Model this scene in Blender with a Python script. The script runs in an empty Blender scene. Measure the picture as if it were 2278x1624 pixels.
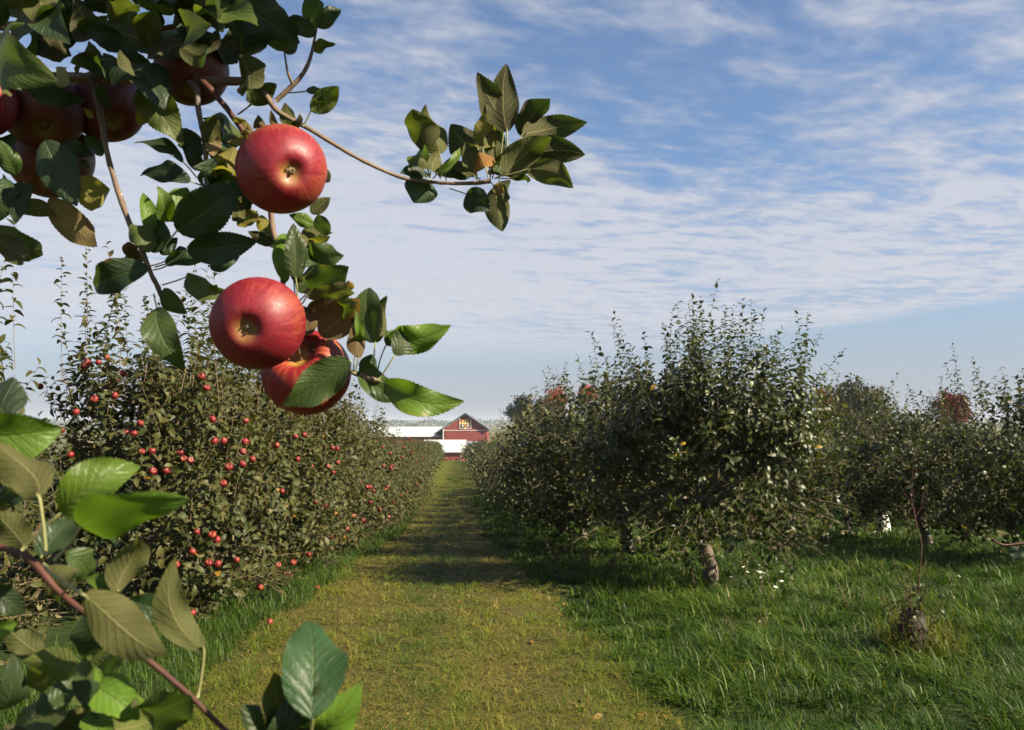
import bpy, math, random
import numpy as np
from mathutils import Vector, Matrix

sc = bpy.context.scene
COL = sc.collection
R = math.radians
rng = np.random.default_rng(7)
random.seed(7)

# ------------------------------------------------------------------ camera
F = 1850.0                      # focal length in pixels of the 2278 px wide picture
PITCH = math.atan(133 / F)
CAM = Vector((0, 0, 1.6))
cd = bpy.data.cameras.new('camera')
co = bpy.data.objects.new('camera', cd)
COL.objects.link(co)
sc.camera = co
cd.sensor_width = 36
cd.lens = 36 * F / 2278
cd.clip_start = 0.02
cd.clip_end = 12000
co.location = CAM
co.rotation_euler = (R(90) + PITCH, 0, 0)
cd.dof.use_dof = True
cd.dof.focus_distance = 2.2
cd.dof.aperture_fstop = 20
cd.dof.aperture_blades = 0

# ------------------------------------------------------------------ sky, sun, exposure
SUN_AZ, SUN_EL = R(114), R(36)          # clockwise from the view direction
w = bpy.data.worlds.new('World')
sc.world = w
w.use_nodes = True


class NT:
    """small helper that wires nodes"""
    def __init__(s, tree): s.t = tree
    def n(s, typ, ins=(), **kw):
        nd = s.t.nodes.new('ShaderNode' + typ)
        for k, v in kw.items(): setattr(nd, k, v)
        for k, v in (ins.items() if isinstance(ins, dict) else enumerate(ins)):
            if v is None: continue
            if isinstance(v, bpy.types.NodeSocket): s.t.links.new(v, nd.inputs[k])
            else: nd.inputs[k].default_value = v
        return nd
    def m(s, op, *a, clamp=False):
        nd = s.n('Math', a, operation=op); nd.use_clamp = clamp
        return nd.outputs[0]
    def mr(s, v, a, b, c=0.0, d=1.0, smooth=True):
        nd = s.n('MapRange', [v, a, b, c, d])
        nd.interpolation_type = 'SMOOTHSTEP' if smooth else 'LINEAR'
        return nd.outputs[0]
    def mix(s, f, a, b, blend='MIX'):
        nd = s.n('MixRGB', [f, a, b], blend_type=blend)
        return nd.outputs[0]
    def noise(s, vec, scale, detail=4.0, rough=.55, out=0, dist=0.0):
        nd = s.n('TexNoise', {'Vector': vec, 'Scale': scale, 'Detail': detail, 'Roughness': rough, 'Distortion': dist})
        return nd.outputs[out]
    def ramp(s, f, stops):
        nd = s.n('ValToRGB', [f])
        e = nd.color_ramp.elements
        while len(e) < len(stops): e.new(.5)
        for el, (p, c) in zip(e, stops):
            el.position = p; el.color = (*c, 1) if len(c) == 3 else c
        return nd.outputs[0]


T = NT(w.node_tree)
bg = w.node_tree.nodes['Background']
sky = T.n('TexSky', sky_type='NISHITA', sun_disc=False, sun_elevation=SUN_EL, sun_rotation=SUN_AZ,
          air_density=1.0, dust_density=0.6, ozone_density=2.5)
d = T.n('TexCoord').outputs['Generated']
sp = T.n('SeparateXYZ', [d]).outputs
zc = T.m('MAXIMUM', sp[2], 0.03)
U = T.m('DIVIDE', sp[0], zc)
V = T.m('DIVIDE', sp[1], zc)
dist = T.m('SQRT', T.m('ADD', T.m('MULTIPLY', U, U), T.m('MULTIPLY', V, V)))
# a layer of high thin cloud: plane coordinates, long ripples across the view
V2 = T.m('ADD', V, T.m('MULTIPLY', U, -0.30))
c2 = T.n('CombineXYZ', [U, V2, 9.1]).outputs[0]
warp = T.n('VectorMath', [T.noise(c2, 1.1, 2.0, .5, out=1), (.5, .5, .5)], operation='SUBTRACT').outputs[0]
warp = T.n('VectorMath', [warp, (.55, .55, 0)], operation='MULTIPLY').outputs[0]
cw = T.n('VectorMath', [c2, warp]).outputs[0]
ripple = T.noise(T.n('VectorMath', [cw, (1.35, 2.1, 1)], operation='MULTIPLY').outputs[0], 3.0, 4.0, .5)
puff = T.noise(T.n('VectorMath', [cw, (1.0, 1.2, 1)], operation='MULTIPLY').outputs[0], 3.6, 5.0, .55)
fineb = T.noise(T.n('VectorMath', [c2, (1.3, 1.7, 1)], operation='MULTIPLY').outputs[0], 9.0, 3.0, .5)
patch = T.noise(c2, 0.62, 2.0, .5)
far = T.mr(dist, 2.2, 4.4)
mixn = T.m('ADD', T.m('MULTIPLY', ripple, T.m('ADD', .35, T.m('MULTIPLY', far, .35))),
           T.m('MULTIPLY', puff, T.m('SUBTRACT', .65, T.m('MULTIPLY', far, .35))))
mixn = T.m('ADD', mixn, T.m('MULTIPLY', T.m('SUBTRACT', fineb, .5), .26))
thr = T.m('SUBTRACT', T.mr(dist, 1.9, 4.0, .56, .27, False), T.m('MULTIPLY', T.m('SUBTRACT', patch, .5), .46))
thr = T.m('SUBTRACT', thr, T.mr(U, 0.5, -0.7, 0.0, 0.07))
thr = T.m('ADD', thr, T.m('MULTIPLY', T.mr(T.n('VectorMath', [c2, (0.55, 2.75, 9.1)], operation='DISTANCE').outputs['Value'], .15, 1.0, 1.0, 0.0), .10))
dens = T.mr(T.m('SUBTRACT', mixn, thr), -0.13, 0.25)
# the deck ends along a line low on the right and thins into haze far away
edge = T.m('ADD', T.m('ADD', V, T.m('MULTIPLY', U, 2.6)), T.m('MULTIPLY', T.m('SUBTRACT', T.noise(c2, .7, 3.0), .5), 3.0))
dens = T.m('MULTIPLY', dens, T.mr(edge, 15.4, 17.6, 1.0, 0.0))
dens = T.m('MULTIPLY', dens, T.mr(dist, 7.0, 15.0, 1.0, 0.0))
dens = T.m('MULTIPLY', dens, 0.86)
skyc = T.mix(1.0, sky.outputs[0], (1.20, 1.36, 1.52, 1), 'MULTIPLY')
low = T.mr(sp[2], -0.02, 0.25, 1.0, 0.0)
skyc = T.mix(T.m('MULTIPLY', low, 0.93), skyc, (4.1, 4.38, 5.15, 1))
skyc = T.mix(.08, skyc, (4.6, 5.3, 6.6, 1))
cloud = T.mix(T.mr(T.m('SUBTRACT', mixn, thr), .02, .30), (5.2, 5.6, 6.6, 1), (6.7, 6.85, 7.4, 1))
skyc = T.mix(dens, skyc, cloud)
skyc = T.mix(1.0, skyc, (.71, .71, .71, 1), 'MULTIPLY')
w.node_tree.links.new(skyc, bg.inputs[0])
bg.inputs[1].default_value = 0.05

sl = bpy.data.lights.new('sun', 'SUN')
sl.energy = 5.0
sl.angle = R(0.5)
sl.color = (1.0, 0.87, 0.66)
so = bpy.data.objects.new('sun', sl)
COL.objects.link(so)
SUN = Vector((math.sin(SUN_AZ) * math.cos(SUN_EL), math.cos(SUN_AZ) * math.cos(SUN_EL), math.sin(SUN_EL)))
so.rotation_euler = SUN.to_track_quat('Z', 'Y').to_euler()
so.location = SUN * 50

sc.view_settings.view_transform = 'Standard'
sc.view_settings.look = 'None'
sc.view_settings.exposure = 1.5
sc.view_settings.gamma = 1.0
sc.cycles.max_bounces = 7
sc.cycles.diffuse_bounces = 3
sc.cycles.glossy_bounces = 2
sc.cycles.transmission_bounces = 4
sc.cycles.volume_bounces = 0
sc.cycles.transparent_max_bounces = 6
sc.cycles.caustics_reflective = False

# ------------------------------------------------------------------ place helpers
ROW = math.atan((1010 - 1139) / F)
RD = np.array([math.sin(ROW), math.cos(ROW)])     # along the rows
RP = np.array([math.cos(ROW), -math.sin(ROW)])    # across them, to the right
_k = np.array([(-30, 0), (4, 0), (6, -.03), (8, -.09), (10, -.2), (13, -.41), (18, -.76), (24, -1.05), (33, -1.25), (50, -1.45), (77, -1.82), (110, -3.05),
               (160, -5.45), (175, -5.9), (200, -6.6), (260, -7.5), (400, -6.2), (700, -3), (1500, 0), (2500, 5), (9000, 5)], float)
_s = np.arange(-30, 320, .5)
_z = np.interp(_s, _k[:, 0], _k[:, 1])
for _i in range(2):
    _z = np.convolve(np.pad(_z, 8, 'edge'), np.ones(17) / 17, 'valid')


def ground_z(al):
    al = np.asarray(al, float)
    return np.where(al < 300, np.interp(al, _s, _z), np.interp(al, _k[:, 0], _k[:, 1]))


def row(lat, al, dz=0.0):
    p = RD * al + RP * lat
    return Vector((p[0], p[1], float(ground_z(al)) + dz))


def ray(px, py):
    v = Vector(((px - 1139) / F, 1, (812 - py) / F))
    return Matrix.Rotation(PITCH, 3, 'X') @ v


def at(px, py, d):
    v = ray(px, py)
    return CAM + v * (d / v.y)


def hit_lat(px, py, lat):
    v = ray(px, py)
    t = lat / (v.x * RP[0] + v.y * RP[1])
    return CAM + v * t


def vnoise(x, y, seed=0):
    """value noise for ground cover, in numpy"""
    x = np.asarray(x, float); y = np.asarray(y, float)
    xi = np.floor(x).astype(int); yi = np.floor(y).astype(int)
    fx = x - xi; fy = y - yi
    fx = fx * fx * (3 - 2 * fx); fy = fy * fy * (3 - 2 * fy)
    def h(a, b):
        n = np.sin(a * 127.1 + b * 311.7 + seed * 74.7) * 43758.5453
        return n - np.floor(n)
    return (h(xi, yi) * (1 - fx) + h(xi + 1, yi) * fx) * (1 - fy) + (h(xi, yi + 1) * (1 - fx) + h(xi + 1, yi + 1) * fx) * fy


# ------------------------------------------------------------------ mesh helpers
class MB:
    """collects quads as numpy arrays and builds one mesh"""
    def __init__(s): s.v = []; s.f = []; s.t = []; s.m = []; s.n = 0; s.uv = []
    def add(s, v, f, tint=0.5, mi=0, uv=None):
        v = np.asarray(v, float).reshape(-1, 3); f = np.asarray(f, int).reshape(-1, 4)
        s.v.append(v); s.f.append(f + s.n)
        s.t.append(np.broadcast_to(np.asarray(tint, float), (len(v),)))
        s.m.append(np.broadcast_to(np.asarray(mi, int), (len(f),)))
        s.uv.append(np.zeros((len(v), 2)) if uv is None else np.asarray(uv, float).reshape(-1, 2))
        s.n += len(v)
    def box(s, c, size, mi=0, rot=None, tint=.5):
        sx, sy, sz = [a / 2 for a in size]
        v = np.array([(x, y, z) for z in (-sz, sz) for y in (-sy, sy) for x in (-sx, sx)])
        if rot is not None: v = v @ np.array(rot.to_3x3()).T
        s.add(v + np.array(c), [(0, 2, 3, 1), (4, 5, 7, 6), (0, 1, 5, 4), (2, 6, 7, 3), (0, 4, 6, 2), (1, 3, 7, 5)], tint, mi)
    def tube(s, pts, rad, n=6, mi=0, tint=.5, caps=True, wob=0.0):
        P = np.asarray(pts, float); k = len(P)
        rad = np.broadcast_to(np.asarray(rad, float), (k,))
        tan = np.gradient(P, axis=0); tan /= np.linalg.norm(tan, axis=1)[:, None] + 1e-9
        ref = np.array([0, 0, 1.0]) if abs(tan[:, 2]).mean() < .8 else np.array([1.0, 0, 0])
        a = np.cross(tan, ref); a /= np.linalg.norm(a, axis=1)[:, None] + 1e-9
        b = np.cross(tan, a)
        ph = np.arange(n) * 2 * math.pi / n
        r = rad[:, None] * (1 + wob * rng.normal(size=(k, n)))
        v = P[:, None] + r[..., None] * (np.cos(ph)[None, :, None] * a[:, None] + np.sin(ph)[None, :, None] * b[:, None])
        i = np.arange(k - 1)[:, None] * n; j = np.arange(n)[None]; j2 = (j + 1) % n
        f = np.stack([i + j, i + n + j, i + n + j2, i + j2], -1).reshape(-1, 4)[:, ::-1]
        f = list(f)
        if caps:
            for q in range(n // 2 - 1):
                c = [q, q + 1, n - 2 - q, n - 1 - q]
                f.append(np.array(c)); f.append(np.array(c[::-1]) + (k - 1) * n)
        s.add(v.reshape(-1, 3), np.array(f), tint, mi)
    def build(s, name, mats, parent=None, loc=(0, 0, 0), smooth=True, uv=False, mesh=None):
        V = np.concatenate(s.v) - np.asarray(loc, float); Fc = np.concatenate(s.f)
        me = bpy.data.meshes.new(name)
        me.vertices.add(len(V)); me.vertices.foreach_set('co', V.astype(np.float32).ravel())
        me.loops.add(Fc.size); me.loops.foreach_set('vertex_index', Fc.astype(np.int32).ravel())
        me.polygons.add(len(Fc)); me.polygons.foreach_set('loop_start', np.arange(0, Fc.size, 4, dtype=np.int32))
        me.polygons.foreach_set('material_index', np.concatenate(s.m).astype(np.int32))
        me.polygons.foreach_set('use_smooth', np.full(len(Fc), smooth))
        at_ = me.attributes.new('tint', 'FLOAT', 'POINT'); at_.data.foreach_set('value', np.concatenate(s.t).astype(np.float32))
        if uv:
            u = me.uv_layers.new(name='UVMap')
            u.data.foreach_set('uv', np.concatenate(s.uv)[Fc.ravel()].astype(np.float32).ravel())
        me.update(calc_edges=True)
        for m in (mats if isinstance(mats, (list, tuple)) else [mats]): me.materials.append(m)
        return link(name, me, parent, loc)


def link(name, me, parent=None, loc=(0, 0, 0)):
    o = bpy.data.objects.new(name, me); COL.objects.link(o)
    o.location = loc
    if parent is not None: o.parent = parent
    return o


def tag(o, label=None, cat=None, group=None, kind=None):
    for k, v in (('label', label), ('category', cat), ('group', group), ('kind', kind)):
        if v: o[k] = v
    return o


def thing(name, label, cat, loc=(0, 0, 0), rz=0.0, group=None):
    o = bpy.data.objects.new(name, None); COL.objects.link(o)
    o.location = loc; o.rotation_euler = (0, 0, rz); o.empty_display_size = .1
    return tag(o, label, cat, group)


def copy_tree(o, parent=None):
    c = o.copy(); COL.objects.link(c); c.parent = parent
    for ch in list(o.children): copy_tree(ch, c)
    return c


# ------------------------------------------------------------------ materials
def mat(name):
    m = bpy.data.materials.new(name); m.use_nodes = True
    t = NT(m.node_tree)
    return m, t, m.node_tree.nodes['Principled BSDF'], m.node_tree.nodes['Material Output']


def simple(name, col, rough=.7, var=.12, scale=8.0, bump=0.0, metal=0.0, stretch=(1, 1, 1)):
    m, t, b, o = mat(name)
    co_ = t.n('TexCoord').outputs['Object']
    mp = t.n('Mapping', {'Vector': co_, 'Scale': stretch}).outputs[0]
    nz = t.noise(mp, scale, 5.0, .6)
    c = t.mix(nz, tuple(a * (1 - 2 * var) for a in col) + (1,), tuple(min(1, a * (1 + 2 * var)) for a in col) + (1,))
    t.t.links.new(c, b.inputs['Base Color'])
    b.inputs['Roughness'].default_value = rough; b.inputs['Metallic'].default_value = metal
    if bump:
        bn = t.n('Bump', {'Strength': bump, 'Height': nz}); t.t.links.new(bn.outputs[0], b.inputs['Normal'])
    return m


ALB = .75       # albedo level that goes with the exposure


def leaf_mat(name, stops, under, trans=.28, rough=.42, spec=.4):
    """crown leaves: colour by the leaf's own tint, pale undersides, light coming through"""
    stops = [(p, tuple(ALB * a for a in c)) for p, c in stops]; under = tuple(ALB * a for a in under)
    m, t, b, o = mat(name)
    a = t.n('Attribute', attribute_name='tint').outputs['Fac']
    oi = t.n('ObjectInfo').outputs['Random']
    top = t.ramp(a, stops)
    top = t.mix(t.m('MULTIPLY', oi, .35), top, t.mix(1.0, top, (.75, .8, .6, 1), 'MULTIPLY'))
    und = t.mix(.6, top, (*under, 1))
    bf = t.n('NewGeometry').outputs['Backfacing']
    c = t.mix(bf, top, und)
    t.t.links.new(c, b.inputs['Base Color'])
    t.t.links.new(t.m('ADD', rough, t.m('MULTIPLY', bf, .35)), b.inputs['Roughness'])
    b.inputs['Specular IOR Level'].default_value = spec
    tr = t.n('BsdfTranslucent', [t.mix(1.0, top, (1.5, 1.6, .55, 1), 'MULTIPLY')])
    mx = t.n('MixShader', [trans, b.outputs[0], tr.outputs[0]])
    t.t.links.new(mx.outputs[0], o.inputs[0])
    return m


def bark_mat(name, c1, c2, scale=30.0, lent=0.0, bump=.4):
    c1 = tuple(ALB * a for a in c1); c2 = tuple(ALB * a for a in c2)
    m, t, b, o = mat(name)
    co_ = t.n('TexCoord').outputs['Object']
    n1 = t.noise(co_, scale, 6.0, .65)
    n2 = t.noise(t.n('Mapping', {'Vector': co_, 'Scale': (1, 1, .25)}).outputs[0], scale * .35, 4.0, .6)
    c = t.mix(t.mr(t.m('ADD', t.m('MULTIPLY', n1, .5), t.m('MULTIPLY', n2, .5)), .35, .65), (*c1, 1), (*c2, 1))
    h = n1
    if lent:
        vo = t.n('TexVoronoi', {'Vector': co_, 'Scale': lent}).outputs['Distance']
        sp_ = t.mr(vo, .16, .10)
        c = t.mix(t.m('MULTIPLY', sp_, .7), c, (.42, .34, .24, 1))
        h = t.m('ADD', n1, sp_)
    t.t.links.new(c, b.inputs['Base Color'])
    b.inputs['Roughness'].default_value = .75
    bn = t.n('Bump', {'Strength': bump, 'Distance': .002, 'Height': h}); t.t.links.new(bn.outputs[0], b.inputs['Normal'])
    return m


G_STOPS = [(0, (.024, .040, .012)), (.45, (.046, .062, .015)), (.8, (.092, .104, .025)), (.95, (.17, .18, .04)), (1, (.34, .22, .03))]
M_leaf = leaf_mat('hedge leaf', [(0, (.036, .052, .015)), (.45, (.068, .076, .022)), (.8, (.122, .114, .036)), (.96, (.18, .16, .05)), (1, (.32, .18, .03))],
                  (.30, .25, .14), spec=.22, rough=.5)
M_leafR = leaf_mat('orchard leaf', G_STOPS, (.19, .19, .10), trans=.24, rough=.42, spec=.32)
M_bark = bark_mat('bark', (.075, .058, .042), (.22, .18, .135), 26, bump=.8)
M_barkpale = bark_mat('pale bark', (.035, .028, .02), (.36, .28, .19), 11, bump=1.0)
M_barkmid = bark_mat('patchy bark', (.03, .024, .018), (.21, .16, .11), 13, bump=1.0)
M_twig = bark_mat('twig bark', (.12, .075, .045), (.22, .15, .095), 60, lent=95, bump=.35)
M_redtwig = bark_mat('young red bark', (.045, .013, .007), (.105, .030, .014), 60, lent=110, bump=.3)
M_stem = simple('shoot stem', (.16, .11, .065), .7, .1, 40)


def grass_mat(name, stops, trans=.3):
    stops = [(p, tuple(ALB * a for a in c)) for p, c in stops]
    m, t, b, o = mat(name)
    a = t.n('Attribute', attribute_name='tint').outputs['Fac']
    c = t.ramp(a, stops)
    t.t.links.new(c, b.inputs['Base Color'])
    b.inputs['Roughness'].default_value = .5
    b.inputs['Specular IOR Level'].default_value = .25
    tr = t.n('BsdfTranslucent', [t.mix(1.0, c, (1.3, 1.5, .5, 1), 'MULTIPLY')])
    mx = t.n('MixShader', [trans, b.outputs[0], tr.outputs[0]])
    t.t.links.new(mx.outputs[0], o.inputs[0])
    return m


M_tall = grass_mat('lush grass', [(0, (.018, .036, .005)), (.5, (.062, .124, .010)), (.85, (.142, .196, .020)), (1, (.24, .20, .05))])
M_mown = grass_mat('mown grass', [(0, (.05, .10, .008)), (.35, (.125, .172, .012)), (.65, (.19, .188, .018)), (1, (.34, .25, .06))])


def ground_mat():
    m, t, b, o = mat('orchard ground')
    p = t.n('NewGeometry').outputs['Position']
    s = t.n('SeparateXYZ', [p]).outputs
    lat = t.m('ADD', t.m('MULTIPLY', s[0], float(RP[0])), t.m('MULTIPLY', s[1], float(RP[1])))
    n1 = t.noise(p, 2.2, 5.0, .6)
    n2 = t.noise(p, 14.0, 5.0, .65)
    l2 = t.m('ADD', lat, t.m('MULTIPLY', t.m('SUBTRACT', n1, .5), .9))
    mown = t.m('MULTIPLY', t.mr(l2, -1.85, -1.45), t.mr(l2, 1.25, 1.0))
    near = t.mr(s[1], 90, 140, 1, 0)
    mc = t.ramp(t.m('ADD', t.m('MULTIPLY', n1, .5), t.m('MULTIPLY', n2, .5)),
                [(.25, (.03, .03, .010)), (.5, (.075, .07, .018)), (.75, (.13, .10, .03))])
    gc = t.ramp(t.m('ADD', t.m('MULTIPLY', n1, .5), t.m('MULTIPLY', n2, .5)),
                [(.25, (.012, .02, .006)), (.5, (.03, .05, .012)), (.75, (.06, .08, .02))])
    mc = t.mix(t.mr(s[1], 28, 48, 0, .8), mc, t.mix(n1, (.075, .10, .014, 1), (.17, .165, .022, 1)))
    fld = t.ramp(t.noise(p, .01, 3.0), [(.35, (.17, .15, .07)), (.6, (.09, .11, .04))])
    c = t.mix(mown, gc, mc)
    c = t.mix(t.mr(s[1], 150, 230), c, fld)
    c = t.mix(1.0, c, (ALB, ALB, ALB, 1), 'MULTIPLY')
    t.t.links.new(c, b.inputs['Base Color'])
    b.inputs['Roughness'].default_value = .95
    b.inputs['Specular IOR Level'].default_value = .1
    bn = t.n('Bump', {'Strength': .9, 'Distance': .03, 'Height': n2}); t.t.links.new(bn.outputs[0], b.inputs['Normal'])
    return m


# ------------------------------------------------------------------ ground
def build_ground():
    ys = np.concatenate([np.arange(-15, 30, .35), np.geomspace(30, 5000, 90)])
    xs = np.geomspace(.35, 3500, 60) - .35
    xs = np.concatenate([-xs[:0:-1], xs])
    X, Y = np.meshgrid(xs, ys)
    al = X * RD[0] + Y * RD[1]; lat = X * RP[0] + Y * RP[1]
    al = np.where(Y > 300, Y, al)
    Z = ground_z(al) + np.where(Y < 60, (vnoise(X * 1.7, Y * 1.7, 3) - .5) * .05 + (vnoise(X * .5, Y * .5, 4) - .5) * .06, 0)
    ny, nx = X.shape
    i = np.arange(ny - 1)[:, None] * nx + np.arange(nx - 1)[None]
    f = np.stack([i, i + 1, i + nx + 1, i + nx], -1).reshape(-1, 4)
    mb = MB(); mb.add(np.stack([X, Y, Z], -1), f)
    tag(mb.build('ground', ground_mat()), 'mown grass alley and orchard ground running down to the barns', None, kind='structure')


build_ground()


def hills():
    M = simple('wooded hill', (.035, .05, .03), .95, .25, .03)
    for nm, yy, base, amp, seed, x0, x1, add in (('hills', 2300, 9.5, 5.0, 5, -2600, 2600, 0), ('hills', 3300, 15, 7.0, 9, -3600, 3600, 0)):
        xs = np.linspace(x0, x1, 700)
        h = base + amp * (vnoise(xs / 420, xs * 0, seed) - .4) + 2.2 * vnoise(xs / 60, xs * 0, seed + 1) + 1.8 * vnoise(xs / 9, xs * 0, seed + 2)
        prof = [(0, -6), (10, 0), (30, .75), (70, 1.0), (300, .9), (400, -6)]
        V = []
        for dy, k in prof:
            zz = h * k if k > 0 else np.full_like(xs, k)
            V.append(np.stack([xs, np.full_like(xs, yy + dy) + 25 * vnoise(xs / 90, xs * 0, seed + 4), zz], -1))
        V = np.array(V); n = len(xs)
        i = np.arange(len(prof) - 1)[:, None] * n + np.arange(n - 1)[None]
        f = np.stack([i, i + 1, i + n + 1, i + n], -1).reshape(-1, 4)
        mb = MB(); mb.add(V, f)
        tag(mb.build(nm, M), 'low wooded ridge along the horizon', kind='structure')


hills()

# ------------------------------------------------------------------ leaves for crowns
def leaf_template(rows, cols, ratio, fold, curl, twist=0.0):
    th = -np.cumsum(np.concatenate([[0], np.diff(rows)])) * curl
    y = np.concatenate([[rows[0]], rows[0] + np.cumsum(np.diff(rows) * np.cos(th[1:]))])
    z = np.concatenate([[0], np.cumsum(np.diff(rows) * np.sin(th[1:]))])
    hw = ratio / 2 * np.sin(np.pi * np.asarray(rows) ** .85) ** .8
    u = np.linspace(-1, 1, cols)
    P = np.zeros((len(rows), cols, 3))
    P[..., 0] = hw[:, None] * u
    P[..., 1] = y[:, None] - fold * 0.0
    P[..., 2] = z[:, None] + fold * hw[:, None] * np.abs(u) + twist * hw[:, None] * u * np.asarray(rows)[:, None]
    i = np.arange(len(rows) - 1)[:, None] * cols + np.arange(cols - 1)[None]
    f = np.stack([i, i + 1, i + cols + 1, i + cols], -1).reshape(-1, 4)
    return P.reshape(-1, 3), f


LODS = []
for rows_, cols_ in (([.03, .22, .5, .78, .97], 3), ([.03, .45, .97], 3), ([.03, .45, .97], 2)):
    LODS.append([leaf_template(np.array(rows_), cols_, r_, fo, cu, tw) for r_, fo, cu, tw in
                 ((.5, .35, .9, .2), (.46, .6, 1.3, -.3), (.54, .25, .5, .3), (.42, .5, 1.7, .1))])


def emit_leaves(mb, base, dirs, nrm, size, tint, lod, mi=0):
    base, dirs, nrm, size, tint = map(np.asarray, (base, dirs, nrm, size, tint))
    which = rng.integers(0, 4, len(base))
    for k in range(4):
        q = which == k
        if not q.any(): continue
        P, f = LODS[lod][k]
        d_ = dirs[q] / np.linalg.norm(dirs[q], axis=1)[:, None]
        n_ = nrm[q] - (nrm[q] * d_).sum(1)[:, None] * d_
        n_ /= np.linalg.norm(n_, axis=1)[:, None] + 1e-9
        s_ = np.cross(d_, n_)
        v = base[q][:, None] + size[q][:, None, None] * (P[None, :, :1] * s_[:, None] + P[None, :, 1:2] * d_[:, None] + P[None, :, 2:] * n_[:, None])
        m = len(P)
        ff = f[None] + (np.arange(q.sum()) * m)[:, None, None]
        mb.add(v.reshape(-1, 3), ff.reshape(-1, 4), np.repeat(tint[q], m), mi)


class Shoots:
    """leafy shoots: a thin stem with leaves set round it"""
    def __init__(s): s.b = []; s.d = []; s.n = []; s.s = []; s.t = []; s.stems = []
    def shoot(s, p0, dr, L, leaf=.075, step=.032, t0=.1, tint=None, droop=0.0, start=0.12, el=(5, 60)):
        dr = np.asarray(dr, float); dr = dr / np.linalg.norm(dr)
        k = 5
        bend = rng.normal(size=3) * .10; bend[2] -= droop
        tt = np.linspace(0, 1, k)[:, None]
        P = np.asarray(p0) + dr * tt * L + bend * (tt ** 2) * L
        s.stems.append((P, .0032))
        n = max(3, int(L * (1 - start) / step))
        t = start + (1 - start) * (np.arange(n) + rng.random(n) * .5) / n
        pos = np.stack([np.interp(t, tt[:, 0], P[:, j]) for j in range(3)], -1)
        ax = P[-1] - P[-2]; ax /= np.linalg.norm(ax)
        e1 = np.cross(ax, [0.3, 1, .1]); e1 /= np.linalg.norm(e1); e2 = np.cross(ax, e1)
        ph = np.arange(n) * 2.3999 + rng.random() * 6.28 + rng.normal(size=n) * .25
        out = np.cos(ph)[:, None] * e1 + np.sin(ph)[:, None] * e2
        elv = np.radians(el[0] + (el[1] - el[0]) * t ** 2 + rng.normal(size=n) * 14)
        ld = out * np.cos(elv)[:, None] + ax * np.sin(elv)[:, None]
        ln = ax * np.cos(elv)[:, None] - out * np.sin(elv)[:, None] + rng.normal(size=(n, 3)) * .28
        sz = leaf * (.75 + .5 * rng.random(n)) * np.where(t > .8, 1.25 - t * .55, 1)
        s.b.append(pos); s.d.append(ld); s.n.append(ln); s.s.append(sz)
        tn = np.clip(rng.beta(2.2, 2.6, n) * .92 + (0 if tint is None else tint), 0, .97)
        tn = np.where(rng.random(n) < .004, 1.0, tn)
        s.t.append(tn)
    def emit(s, mb, lod, stems=True, sides=3, every=1):
        emit_leaves(mb, np.concatenate(s.b)[::every], np.concatenate(s.d)[::every], np.concatenate(s.n)[::every],
                    np.concatenate(s.s)[::every] * (1 if every == 1 else every ** .5), np.concatenate(s.t)[::every], lod, 0)
        if stems:
            for P, r in s.stems: mb.tube(P, np.linspace(r, r * .45, len(P)), 4, 1, caps=False)


def limb_path(a, b, sag=.0, k=6, wob=.02):
    a = np.asarray(a, float); b = np.asarray(b, float)
    t = np.linspace(0, 1, k)[:, None]
    P = a + (b - a) * t
    P[:, 2] += sag * 4 * (t * (1 - t))[:, 0]
    P[1:-1] += rng.normal(size=(k - 2, 3)) * wob
    return P


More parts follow.
